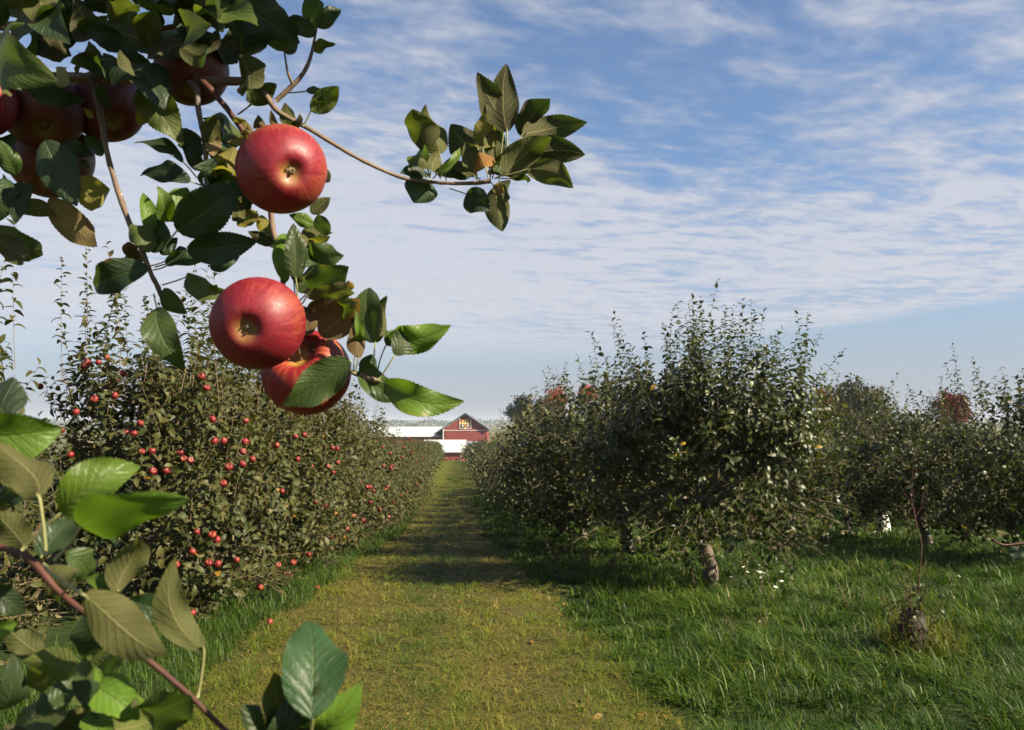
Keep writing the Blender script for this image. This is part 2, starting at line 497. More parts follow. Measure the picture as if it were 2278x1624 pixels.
# --- the dense left row -------------------------------------------------------
def hedge_tree(lod, name='apple_tree', nsh=None):
    t = thing(name, 'x', 'apple tree')
    tr = MB()
    tr.tube(limb_path((0, 0, -.15), (.03, .02, 2.3), 0, 8, .02), np.linspace(.075, .02, 8), 8, wob=.06)
    for z in (.5, .8, 1.1, 1.4, 1.7, 2.0):
        a = rng.random() * 6.28
        for kx in (0, 2.2, 4.3):
            aa = a + kx + rng.normal() * .3
            tr.tube(limb_path((0, 0, z), (.95 * math.cos(aa), .95 * math.sin(aa), z + .3), .03, 5), np.linspace(.026, .009, 5), 6, caps=False)
    tr.build('trunk', M_bark, t)
    S = Shoots()
    n, leaf, step = ((1120, .108, .040), (520, .14, .06), (190, .22, .10))[lod]
    holes = np.stack([(lambda a_: np.array((1.15 * math.cos(a_), 1.2 * math.sin(a_), rng.uniform(.3, 2.0))))(rng.random() * 6.283) for _ in range(26)])
    for i in range(n):
        z = rng.uniform(.12, 2.3)
        wx = 1.22 * (1 - .42 * max(0, (z - 1.2) / 1.1) ** 1.6) * (.86 if z < .4 else 1)
        th = rng.random() * 6.283
        rr = (.45 + .55 * rng.random() ** .55) if rng.random() < .86 else rng.random() * .5
        bx = 1 + .10 * math.sin(2 * th + z * 3) + .08 * math.sin(5 * th + z * 2)
        x = wx * rr * bx * math.copysign(abs(math.cos(th)) ** .75, math.cos(th))
        y = 1.28 * (wx / 1.22) ** .5 * rr * math.copysign(abs(math.sin(th)) ** .75, math.sin(th))
        if rr > .6 and np.min(np.linalg.norm(holes - (x, y, z), axis=1)) < .24: continue
        up = .9 + .6 * max(0, z - .7)
        if z < .5: up = .1
        dr = (x * .5 + rng.normal() * .26, y * .5 + rng.normal() * .26, up + rng.normal() * .15)
        S.shoot((x * .88, y * .88, z - .05), dr, rng.uniform(.28, .55), leaf, step, droop=.25 if z < .8 else .05)
    mb = MB(); S.emit(mb, lod, lod < 2)
    c = mb.build('crown', [M_leaf, M_stem], t); c['kind'] = 'stuff'
    # upright water shoots above the clipped top
    for i in range((30, 16, 8)[lod] if nsh is None else nsh):
        S = Shoots()
        p0 = (rng.uniform(-.75, .8), rng.uniform(-1.1, 1.1), rng.uniform(1.95, 2.3))
        S.shoot(p0, (rng.normal() * .13, rng.normal() * .15, 1), rng.uniform(.55, (1.45, 1.15, .9)[lod]), (.10, .115, .17)[lod], (.034, .055, .09)[lod], start=.3, el=(8, 55))
        mb = MB(); S.emit(mb, min(lod, 1), True)
        mb.build('shoot', [M_leaf, M_stem], t)
    return t


# --- the looser round trees on the right -------------------------------------
def orchard_tree(lod, H=2.45, W=1.4, nshoots=26, seed=0, name='apple_tree', skirt=.30, bark=None, sl=1.0):
    t = thing(name, 'x', 'apple tree')
    tr = MB()
    th = .62 + .1 * rng.random()
    lean = rng.normal(size=2) * .06
    P = np.array([(0, 0, -.2), (0, 0, 0), (.01, 0, .2), (lean[0] * .6, lean[1] * .6, .42), (lean[0], lean[1], th), (lean[0] * 1.2, lean[1] * 1.2, th + .35), (lean[0], lean[1], 1.7)])
    tr.tube(P[:5], [.15, .115, .082, .074, .068], 12, wob=.06)
    tr.tube(P[4:], [.068, .046, .015], 8, 1, caps=False)
    for i in range(9):
        a = i * 2.4 + rng.normal() * .3
        r = W * rng.uniform(.5, .75)
        z1 = rng.uniform(.9, 1.8)
        st = P[4] + (0, 0, rng.uniform(-.08, .35))
        q = limb_path(st, (r * math.cos(a), r * math.sin(a), z1), .12, 6, .03)
        tr.tube(q, np.linspace(.03, .009, 6), 6, 1, caps=False)
    tr.build('trunk', [bark or M_barkpale, M_bark], t)
    S = Shoots()
    n, leaf, step = ((1300, .104, .040), (720, .135, .06), (270, .21, .095))[lod]
    zm = skirt + .72
    K = 40
    cen = []
    for i in range(K):
        a = i * 2.39996 + rng.normal() * .25
        u = rng.uniform(-.95, .95)
        hw = math.sqrt(max(0, 1 - u * u)) if u > 0 else math.sqrt(max(0, 1 - (u * .75) ** 2))
        rr = rng.uniform(.62, .86) if i % 5 else rng.uniform(.1, .45)
        cen.append((W * rr * hw * math.cos(a), W * rr * hw * math.sin(a), zm + (H - zm - .25) * u * .9 if u > 0 else zm + .66 * u))
    cen = np.array(cen)
    for i in range(n):
        c_ = cen[rng.integers(0, K)] + rng.normal(size=3) * np.array((.21, .21, .17)) * W / 1.4
        x, y, z = c_
        u = (z - zm) / (H - zm) if z > zm else (z - zm) / .72
        up = .35 + .9 * max(0, u)
        if u < -.3: up = -.15
        dr = (x / W * .9 + rng.normal() * .3, y / W * .9 + rng.normal() * .3, up + rng.normal() * .2)
        S.shoot((x, y, z), dr, rng.uniform(.2, .44), leaf, step, droop=.25 if u < .1 else .08)
    mb = MB(); S.emit(mb, lod, lod < 2)
    c = mb.build('crown', [M_leafR, M_stem], t); c['kind'] = 'stuff'
    for i in range(int(nshoots * (1, .6, .3)[lod])):
        S = Shoots()
        a = rng.random() * 6.283; r = W * .75 * math.sqrt(rng.random())
        top = H - .5 * (r / W) ** 2 * H * .28
        p0 = np.array((r * math.cos(a), r * math.sin(a), top - .35))
        ln = rng.uniform(.45, .98) * sl * (1 if lod < 2 else .8)
        S.shoot(p0, (p0[0] * .22 + rng.normal() * .1, p0[1] * .22 + rng.normal() * .1, 1), ln, (.088, .11, .16)[lod], (.031, .05, .09)[lod], start=.2, el=(10, 55))
        mb = MB(); S.emit(mb, min(lod, 1), True)
        mb.build('shoot', [M_leafR, M_stem], t)
    return t


def place(o, lat, al, rz, label, group=None, s=1.0, sz=None, dz=0.0):
    o.location = row(lat, al, dz); o.rotation_euler = (0, 0, rz - ROW)
    o.scale = (s, s, sz or s)
    o['label'] = label
    if group: o['group'] = group
    return o


HG = 'apple trees of the dense left row'
protoH = {0: [hedge_tree(0) for _ in range(3)], 1: [hedge_tree(1, nsh=28) for _ in range(2)], 2: [hedge_tree(2, nsh=2) for _ in range(2)], 3: [hedge_tree(1, nsh=3) for _ in range(2)]}
usedp = set()


def get(proto, lod, i):
    o = proto[lod][i % len(proto[lod])]
    if o.name not in usedp:
        usedp.add(o.name); return o
    return copy_tree(o)


near_lab = ['apple tree at the left edge just behind the blurred near leaves',
            'apple tree under the hanging branches, tall leafy shoots against the sky, many red apples',
            'left row apple tree behind the two lower big apples, red apples near the grass',
            'left row apple tree whose low twig with a pale apple reaches over the alley']
hal = [2.6, 8.75, 11.2, 13.6]
while hal[-1] < 100: hal.append(hal[-1] + (2.4 if hal[-1] < 30 else 2.7))
for i_, al_ in enumerate(hal):
    lod = 0 if al_ < 15 else (1 if al_ < 36 else 2)
    o = get(protoH, 3 if 24.5 < al_ < 48 else (2 if al_ >= 48 else lod), i_)
    if i_ < len(near_lab): lab = near_lab[i_]
    elif al_ < 24: lab = 'bushy apple tree in the middle of the left row, where shadows cross the alley'
    elif al_ < 50: lab = 'small apple tree of the left row, the red barn wing above it'
    else: lab = 'tiny distant apple tree where the left row ends before the white roofed shed'
    inn = float(np.interp(al_, [9, 14, 20, 40], [.08, .45, .7, .9]))
    place(o, -3.12 + inn + random.uniform(-.05, .05) - (.35 if i_ == 0 else 0), al_, random.choice((0, math.pi)) + random.uniform(-.2, .2), lab, HG, 1.0, random.uniform(.96, 1.06) * float(np.interp(al_, [17, 26, 60], [1, .83, .76])))

place(copy_tree(protoH[0][1]), -4.55, 6.7, 1.1, 'leafy apple tree at the far left edge, beside the tree with the tall shoots', HG)

RG = 'apple trees of the row right of the alley'
protoR = {0: [orchard_tree(0, 2.4, 1.40, 92, 1, skirt=.50, sl=1.25, bark=M_barkmid), orchard_tree(0, 2.65, 1.5, 22, 2.2, skirt=.82), orchard_tree(0, 2.7, 1.55, 22, 4.0, skirt=.62, bark=M_bark)],
          1: [orchard_tree(1, 2.65, 1.55, 20, 1.1, skirt=.6, bark=M_bark), orchard_tree(1, 2.6, 1.5, 20, 3.3, skirt=.6, bark=M_bark)],
          2: [orchard_tree(2, 2.3, 1.55, 12, 2.0, bark=M_bark), orchard_tree(2, 2.35, 1.55, 12, 5.0, bark=M_bark)]}
place(get(protoR, 0, 0), 2.87, 9.3, .4, 'tallest apple tree with many upright shoots, white flowers in the grass beside its trunk', RG, 1.0)
place(get(protoR, 0, 1), 2.62, 12.5, 1.7, 'apple tree with a pale sunlit bare trunk, just left of the tallest tree', RG, 1.0)
al_ = 15.2; i_ = 0
while al_ < 95:
    lod = 0 if al_ < 15.5 else (1 if al_ < 38 else 2)
    lab = 'dark leafy apple tree behind the pale trunked one, overhanging the alley' if al_ < 15.5 else (
        'apple tree in shade further down the right side, red autumn tree showing above it' if al_ < 30 else 'small distant apple tree on the right side where the alley meets the barns')
    place(get(protoR, lod, i_ + 2), (2.38 if al_ < 26 else 2.55) + random.uniform(-.12, .12), al_, random.uniform(0, 6.28), lab, RG, random.uniform(.97, 1.06), random.uniform(.97, 1.04) * float(np.interp(al_, [18, 30], [1, .86])))
    al_ += 2.55; i_ += 1
R2 = 'apple trees of the second row on the right'
labs2 = {0: 'round dark apple tree cut by the right edge of the photo', 1: 'dark apple tree behind the thin bare sapling on the stump', 2: 'apple tree with a dark stubby trunk right of the tallest tree'}
al_ = 11.0; i_ = 0
while al_ < 66:
    lod = 0 if al_ < 15 else (1 if al_ < 32 else 2)
    lab = labs2.get(i_, 'apple tree of the second right row, half hidden behind nearer crowns')
    place(get(protoR, lod, (2, 2, 2)[i_] if i_ < 3 else i_ + 1), 8.15 + random.uniform(-.2, .2), al_, random.uniform(0, 6.28), lab, R2, .95, random.uniform(.86, .94) if i_ < 2 else random.uniform(1.08, 1.18))
    al_ += 2.95; i_ += 1
for lat_, a0, lab in ((13.4, 18.0, 'apple tree of the third right row seen through the gaps'), (18.6, 26.0, 'far apple tree in the fourth right row')):
    al_ = a0
    while al_ < 75:
        lod = 1 if al_ < 26 else 2
        place(get(protoR, lod, int(al_)), lat_ + random.uniform(-.2, .2), al_, random.uniform(0, 6.28), lab, 'apple trees of the far right rows', random.uniform(.95, 1.05))
        al_ += 2.9
# ------------------------------------------------------------------ apples
def apple_mat(name, red, yel, dull=1.0, flush=.16):
    m, t, b, o = mat(name)
    co_ = t.n('TexCoord').outputs['Object']
    s = t.n('SeparateXYZ', [co_]).outputs
    ang = t.m('ARCTAN2', s[1], s[0])
    r = t.m('SQRT', t.m('ADD', t.m('MULTIPLY', s[0], s[0]), t.m('MULTIPLY', s[1], s[1])))
    oi = t.n('ObjectInfo').outputs['Random']
    st = t.noise(t.n('CombineXYZ', [t.m('MULTIPLY', ang, 9.0), t.m('MULTIPLY', s[2], 1.3), t.m('MULTIPLY', oi, 20.0)]).outputs[0], 1.6, 5.0, .65)
    mot = t.noise(co_, 3.0, 5.0, .65)
    mot2 = t.noise(co_, 14.0, 4.0, .7)
    k = t.m('ADD', t.m('MULTIPLY', st, .6), t.m('MULTIPLY', mot, .4))
    c = t.ramp(k, [(.28, tuple(a * .55 for a in red)), (.50, red), (.62, tuple(min(1, a * q) for a, q in zip(red, (1.25, 2.2, 1.7)))), (.78, (.50, .11, .05))])
    c = t.mix(t.mr(mot2, .52, .78, 0, .16), c, (.50, .12, .08, 1))
    pole = t.m('MULTIPLY', t.mr(t.m('ADD', r, t.m('MULTIPLY', t.m('SUBTRACT', t.noise(co_, 1.6, 3.0), .5), .75)), .40, .10), .75)
    c = t.mix(pole, c, (*yel, 1))
    side = t.noise(t.n('VectorMath', [co_, t.n('CombineXYZ', [t.m('MULTIPLY', oi, 31.0), 4.0, 1.0]).outputs[0]]).outputs[0], .75, 1.0)
    c = t.mix(t.m('MULTIPLY', t.mr(t.m('ADD', side, t.m('MULTIPLY', t.m('SUBTRACT', st, .5), .45)), .50, .68), flush), c, (.52, .27, .05, 1))
    vo = t.n('TexVoronoi', {'Vector': co_, 'Scale': 13.0}).outputs['Distance']
    c = t.mix(t.m('MULTIPLY', t.mr(vo, .10, .05), .36), c, (.60, .38, .25, 1))
    c = t.mix(t.m('MULTIPLY', oi, .65), c, t.mix(1.0, c, (.62, .55, .6, 1), 'MULTIPLY'))
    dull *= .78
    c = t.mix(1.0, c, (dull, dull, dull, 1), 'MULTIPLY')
    t.t.links.new(c, b.inputs['Base Color'])
    t.t.links.new(t.mr(mot2, .3, .7, .44, .58), b.inputs['Roughness'])
    b.inputs['Specular IOR Level'].default_value = .42
    b.inputs['Subsurface Weight'].default_value = 0.0
    bn = t.n('Bump', {'Strength': .06, 'Distance': .02, 'Height': mot2}); t.t.links.new(bn.outputs[0], b.inputs['Normal'])
    return m


M_apple = apple_mat('apple skin', (.25, .010, .020), (.32, .18, .04))
M_apple3 = apple_mat('light-striped apple skin', (.25, .012, .018), (.42, .27, .05), flush=.42)  # stronger yellow flush paints in stripes of light and shadow
M_applesmall = apple_mat('small apple skin', (.21, .009, .013), (.34, .20, .04), flush=.22)
M_apple2 = apple_mat('shade-darkened greener apple skin', (.125, .013, .014), (.30, .24, .02), .9)  # dark red puts the shade on the upper left apples into the colour
M_calyx = simple('dry calyx', (.17, .125, .065), .9, .3, 60)
M_astem = simple('apple stem', (.13, .08, .035), .8, .2, 60)


def apple_body(mb, nseg, nring, mi=0):
    a = np.linspace(.06, math.pi - .05, nring)
    ph = np.arange(nseg) * 2 * math.pi / nseg
    A, PH = np.meshgrid(a, ph, indexing='ij')
    rr = np.sin(A) ** .92 * (1 + .055 * np.cos(A)) * (1 + .022 * np.cos(5 * PH) * (A / math.pi) ** 3 + .012 * np.cos(2 * PH + 1))
    z = .90 * np.cos(A) - .44 * np.exp(-(A / .36) ** 2) + .22 * np.exp(-((math.pi - A) / .24) ** 2)
    v = np.stack([rr * np.cos(PH), rr * np.sin(PH), z], -1)
    i = np.arange(nring - 1)[:, None] * nseg; j = np.arange(nseg)[None]; j2 = (j + 1) % nseg
    f = np.stack([i + j, i + nseg + j, i + nseg + j2, i + j2], -1).reshape(-1, 4)
    fl = list(f)
    for q in range(nseg // 2 - 1):
        c = [q, q + 1, nseg - 2 - q, nseg - 1 - q]
        fl.append(np.array(c)); fl.append(np.array(c[::-1]) + (nring - 1) * nseg)
    mb.add(v.reshape(-1, 3), np.array(fl), .5, mi)


def apple_calyx(mb, mi=0):
    for k in range(10):
        a = k * .6283 + rng.normal() * .1
        r0 = .12; up = rng.uniform(.05, .12); inn = rng.uniform(.08, .17) if k % 2 else rng.uniform(-.02, .06)
        s = .055
        c, sn = math.cos(a), math.sin(a)
        B = np.array([r0 * c, r0 * sn, -.69]); Tn = np.array([-sn, c, 0])
        tip = np.array([(r0 - inn) * c, (r0 - inn) * sn, -.69 - up])
        mb.add([B - Tn * s, B + Tn * s, tip + Tn * s * .25, tip - Tn * s * .25], [(0, 1, 2, 3)], .5, mi)
    mb.tube([(0, 0, -.63), (0, 0, -.695)], [.15, .10], 8, mi)


def apple_stem(mb, mi=0, L=.55):
    mb.tube([(0, 0, .40), (.02, 0, .62), (.05, .02, .40 + L)], [.035, .03, .045], 6, mi)


def hero_apple(px, py, dpt, r_px, axis_px, label, skin=None, toward=.75, group='big apples on the hanging branches', axis=None):
    """axis_px: pixel where the flower end shows; toward: how far it faces the viewer"""
    c = at(px, py, dpt)
    rad = r_px / F * (c - CAM).length
    t = thing('apple', label, 'apple', c, group=group)
    if axis is None:
        a2 = at(axis_px[0], axis_px[1], dpt)
        v = (CAM - c).normalized()
        ax = ((a2 - c) / rad)
        lat = ax.length
        ax = ax + v * math.sqrt(max(.02, 1 - min(.98, lat * lat))) * 1.0
    else: ax = Vector(axis)
    q = (-ax.normalized()).to_track_quat('Z', 'Y')
    t.rotation_mode = 'QUATERNION'; t.rotation_quaternion = q
    t.scale = (rad, rad, rad)
    b = MB(); apple_body(b, 64, 44); b.build('body', skin or M_apple, t)
    b = MB(); apple_calyx(b); b.build('calyx', M_calyx, t)
    b = MB(); apple_stem(b); b.build('stem', M_astem, t)
    return t


hero_apple(628, 377, .72, 93, (654, 382), 'upper of the two fully lit big apples, its flower end facing the viewer')
hero_apple(573, 720, .70, 99, (546, 731), 'lower of the two fully lit big apples, with a bright round highlight')
hero_apple(683, 830, .765, 95, None, 'red apple half covered by one large green leaf, lowest of the hanging apples', M_apple3, axis=(.1, .75, -.55))
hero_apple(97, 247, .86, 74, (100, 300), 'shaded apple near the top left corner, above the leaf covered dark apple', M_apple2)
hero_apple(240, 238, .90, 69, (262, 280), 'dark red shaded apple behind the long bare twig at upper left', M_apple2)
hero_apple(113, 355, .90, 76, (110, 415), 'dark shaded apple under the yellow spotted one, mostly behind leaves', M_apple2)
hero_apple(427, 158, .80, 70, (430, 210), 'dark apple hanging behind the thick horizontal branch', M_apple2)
hero_apple(-52, 228, .80, 66, (-40, 262), 'bright red apple cut by the left edge of the photo')

# small apples through the left row: pixel lists from the photograph turned into points on the row's face
Z = {'1': (0, 171, .316), '2': (456, 171, .316), '3': (855, 171, .2457), '4': (399, 570, .3003), '5': (0, 798, .4071),
     '6': (0, 598.5, .2281), '8': (0, 165.3, .2492), 'c': (513, 1140, .3503), 'b': (798, 855, .2106)}


def zp(z, x, y):
    a, b, s = Z[z]
    return a + x * s, b + y * s


mb = MB(); apple_body(mb, 20, 14, 0); apple_calyx(mb, 1); apple_stem(mb, 2)
small0 = mb.build('apple', [M_applesmall, M_calyx, M_astem])
ap = {'6': [(1040, 858), (850, 905), (960, 912), (840, 940), (1205, 1020), (1130, 1095), (1475, 1105), (1965, 1050), (2015, 1160), (920, 1270), (1120, 1235), (740, 1395), (1370, 1505), (2075, 1470), (1300, 1600), (390, 1145), (600, 1570), (1060, 1150)],
      '5': [(632, 125), (515, 220), (415, 292), (1160, 330), (768, 350), (732, 408), (1170, 450), (1222, 450), (1003, 547), (1040, 555), (385, 525), (1378, 550), (1325, 575), (985, 510), (830, 505), (775, 508), (1220, 680), (835, 615), (905, 612), (735, 868), (563, 942), (1075, 948), (1185, 990), (1050, 1055), (1190, 1122), (1140, 1115), (1050, 1390), (985, 1425), (1010, 1520), (1025, 1490), (930, 1340), (945, 1262), (1250, 592), (690, 400)],
      'c': [(300, 335), (395, 318), (345, 385), (375, 395), (185, 475), (640, 228), (738, 105), (868, 155), (725, 357), (495, 268), (645, 160), (780, 20), (845, 50), (1000, 28), (230, 5), (460, 25)],
      'b': [(345, 895), (350, 855), (335, 880), (310, 925), (88, 1085), (118, 1085), (300, 1080), (283, 1110), (155, 1125), (50, 1225), (120, 1240), (330, 1240), (370, 1240), (220, 1325), (310, 1400), (45, 1440), (450, 1185), (260, 865), (670, 760), (470, 665), (530, 575), (700, 1130), (610, 1050)],
      '4': [(165, 890), (205, 975), (245, 1205), (490, 1220)]}
random.seed(33)
ap['x'] = [(random.uniform(360, 960), 0) for _ in range(26)]
ap['x'] = [(x, random.uniform(1000 - .12 * (960 - x), 1110 + .38 * (900 - x))) for x, _ in ap['x']]
Z['x'] = (0, 0, 1)
first = True
big = {('c', 300, 335): 'red apple low over the grass, left one of the bright pair',
       ('c', 395, 318): 'red apple low over the grass, right one of the bright pair',
       ('c', 868, 155): 'lone red apple on the outermost leaves beside the shaded part of the alley',
       ('c', 725, 357): 'small pale apple at the end of a low twig reaching over the alley',
       ('5', 1160, 330): 'red apple showing its dark flower end high in the left row below the big apples',
       ('5', 1378, 550): 'pale orange red apple in the middle of the left row face'}
for z_, lst in ap.items():
    for x_, y_ in lst:
        px, py = zp(z_, x_, y_)
        v = ray(px, py)
        ca = v.x * RD[0] + v.y * RD[1]; cl = v.x * RP[0] + v.y * RP[1]
        tt = 10.0
        for it in range(12): tt = max(7.5 / ca, (-1.95 + float(np.interp(tt * ca, [9, 14, 20, 40], [.08, .45, .7, .9]))) / cl)
        tt *= 1 + random.uniform(-.008, .042)
        p = CAM + v * tt
        if p.z > 1.9: p = CAM + v * tt * 1.06
        rad = random.uniform(.029, .037)
        if z_ == 'c': rad = random.uniform(.033, .042)
        if (z_, x_, y_) == ('c', 725, 357): rad = .030; p = hit_lat(px, py, -1.45)
        if (z_, x_, y_) == ('c', 868, 155): p = hit_lat(px, py, -1.66)
        if z_ == 'b': rad *= 1.2
        o = small0 if first else small0.copy()
        if not first: COL.objects.link(o)
        first = False
        o.location = p; o.scale = (rad, rad, rad)
        o.rotation_euler = (random.uniform(-1.1, 1.1), random.uniform(-1.1, 1.1), random.uniform(0, 6.28))
        lab = big.get((z_, x_, y_))
        if not lab:
            if z_ == 'b' or px > 800: lab = 'tiny red apple on the far stretch of the left row beside the alley'
            else:
                hh = 'upper' if py < 900 else ('middle' if py < 1120 else 'lowest')
                ww = ('near the left edge' if px < 200 else 'above blurred near leaves' if px < 330 and py < 1050 else 'behind blurred near leaves' if px < 330 else
                      'left of the big apples' if px < 470 and py < 950 else 'left of the alley' if px < 470 else
                      'below the lower big apple' if px < 640 else 'beside the alley')
                lab = 'small red apple in %s leaves of the left row %s' % (hh, ww)
        tag(o, lab, 'apple', 'small red apples in the left row')
for px, py, lab in ((2007, 1137, 'small orange red apple in the dark leaves right of the white tree guard'), (2030, 1139, 'orange red apple between the white tree guard and the bare sapling'),
                    (1183, 0, None)):
    if lab:
        o = small0.copy(); COL.objects.link(o); o.location = at(px, py, 14.0); o.scale = (.05,) * 3; o.rotation_euler = (1, .5, 2)
        tag(o, lab, 'apple', 'apples on the far right trees')
# windfalls on the grass
for px, py, dd in ((706, 1314, 0), (575, 1307, 0), (600, 1392, 0)):
    v = ray(px, py); tt = 1.0
    for it in range(30):
        p = CAM + v * tt; tt *= (1.6 - float(ground_z(p.y))) / max(.01, 1.6 - p.z)
    o = small0.copy(); COL.objects.link(o); o.location = p + Vector((0, 0, .03)); o.scale = (.03,) * 3; o.rotation_euler = (random.random() * 6, 1, 2)
    tag(o, 'windfall apple lying in the grass beside the left row', 'apple', 'windfall apples on the grass')

# ------------------------------------------------------------------ near branches with leaves
def hero_leaf_mat():
    m, t, b, o = mat('near leaf')
    uv = t.n('UVMap').outputs[0]
    s = t.n('SeparateXYZ', [uv]).outputs
    au = t.m('ABSOLUTE', s[0])
    oi = t.n('ObjectInfo')
    rnd = oi.outputs['Random']; col = oi.outputs['Color']
    pos = t.n('TexCoord').outputs['Object']
    cell = t.m('FRACT', t.m('SUBTRACT', t.m('MULTIPLY', s[1], 8.5), t.m('MULTIPLY', t.m('POWER', au, .8), 2.3)))
    vein = t.mr(t.m('ABSOLUTE', t.m('SUBTRACT', cell, .5)), .10, .02)
    mid = t.mr(au, .075, .03)
    vm = t.m('MAXIMUM', t.m('MULTIPLY', vein, .55), mid)
    nz = t.noise(t.n('VectorMath', [pos, t.n('CombineXYZ', [t.m('MULTIPLY', rnd, 9.0), 0.0, 0.0]).outputs[0]]).outputs[0], 45.0, 5.0, .6)
    fine = t.noise(pos, 420.0, 3.0, .6)
    top = t.mix(nz, t.mix(1.0, col, (.55, .62, .55, 1), 'MULTIPLY'), t.mix(1.0, col, (1.5, 1.4, 1.3, 1), 'MULTIPLY'))
    top = t.mix(t.m('MULTIPLY', vm, .20), top, (.20, .24, .08, 1))
    edge = t.mr(t.m('ADD', au, t.m('MULTIPLY', t.m('SUBTRACT', nz, .5), 1.3)), 1.0, 1.18)
    tipb = t.mr(t.m('ADD', s[1], t.m('MULTIPLY', t.m('SUBTRACT', nz, .5), .6)), .97, 1.06)
    br = t.m('MULTIPLY', t.m('MAXIMUM', edge, tipb), t.mr(rnd, .2, .5))
    top = t.mix(t.m('MULTIPLY', br, .8), top, (.19, .085, .04, 1))
    sv = t.n('TexVoronoi', {'Vector': pos, 'Scale': 210.0}).outputs['Distance']
    spot = t.m('MULTIPLY', t.mr(t.m('ADD', sv, t.m('MULTIPLY', fine, .25)), .26, .18), t.mr(t.m('ADD', nz, t.m('MULTIPLY', rnd, .3)), .50, .66))
    top = t.mix(t.m('MULTIPLY', spot, .75), top, (.12, .06, .03, 1))
    und = t.mix(.48, top, (.118, .095, .036, 1))
    und = t.mix(nz, t.mix(1.0, und, (.7, .68, .6, 1), 'MULTIPLY'), t.mix(1.0, und, (1.2, 1.18, 1.1, 1), 'MULTIPLY'))
    und = t.mix(t.m('MULTIPLY', vm, .5), und, (.30, .26, .11, 1))
    bf = t.n('NewGeometry').outputs['Backfacing']
    top = t.mix(1.0, top, (ALB, ALB, ALB, 1), 'MULTIPLY'); und = t.mix(1.0, und, (ALB, ALB, ALB, 1), 'MULTIPLY')
    c = t.mix(bf, top, und)
    t.t.links.new(c, b.inputs['Base Color'])
    t.t.links.new(t.m('ADD', .43, t.m('MULTIPLY', bf, .35)), b.inputs['Roughness'])
    b.inputs['Specular IOR Level'].default_value = .34
    h = t.m('ADD', t.m('SUBTRACT', t.m('MULTIPLY', fine, .5), t.m('MULTIPLY', vm, .6)), t.m('MULTIPLY', t.m('ABSOLUTE', t.m('SUBTRACT', cell, .5)), -.5))
    bn = t.n('Bump', {'Strength': .7, 'Distance': .0014, 'Height': h}); t.t.links.new(bn.outputs[0], b.inputs['Normal'])
    tr = t.n('BsdfTranslucent', [t.mix(1.0, top, (1.7, 1.8, .6, 1), 'MULTIPLY')])
    mx = t.n('MixShader', [.34, b.outputs[0], tr.outputs[0]])
    t.t.links.new(mx.outputs[0], o.inputs[0])
    return m


M_hleaf = hero_leaf_mat()
M_pet = simple('petiole', (.22, .22, .09), .55, .15, 60)
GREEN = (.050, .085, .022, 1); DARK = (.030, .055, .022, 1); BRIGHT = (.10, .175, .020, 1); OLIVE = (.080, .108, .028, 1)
YEL = (.26, .24, .05, 1); TAN = (.24, .17, .08, 1); BROWN = (.13, .075, .045, 1); ORANGE = (.50, .22, .06, 1); BLUE = (.034, .074, .028, 1)


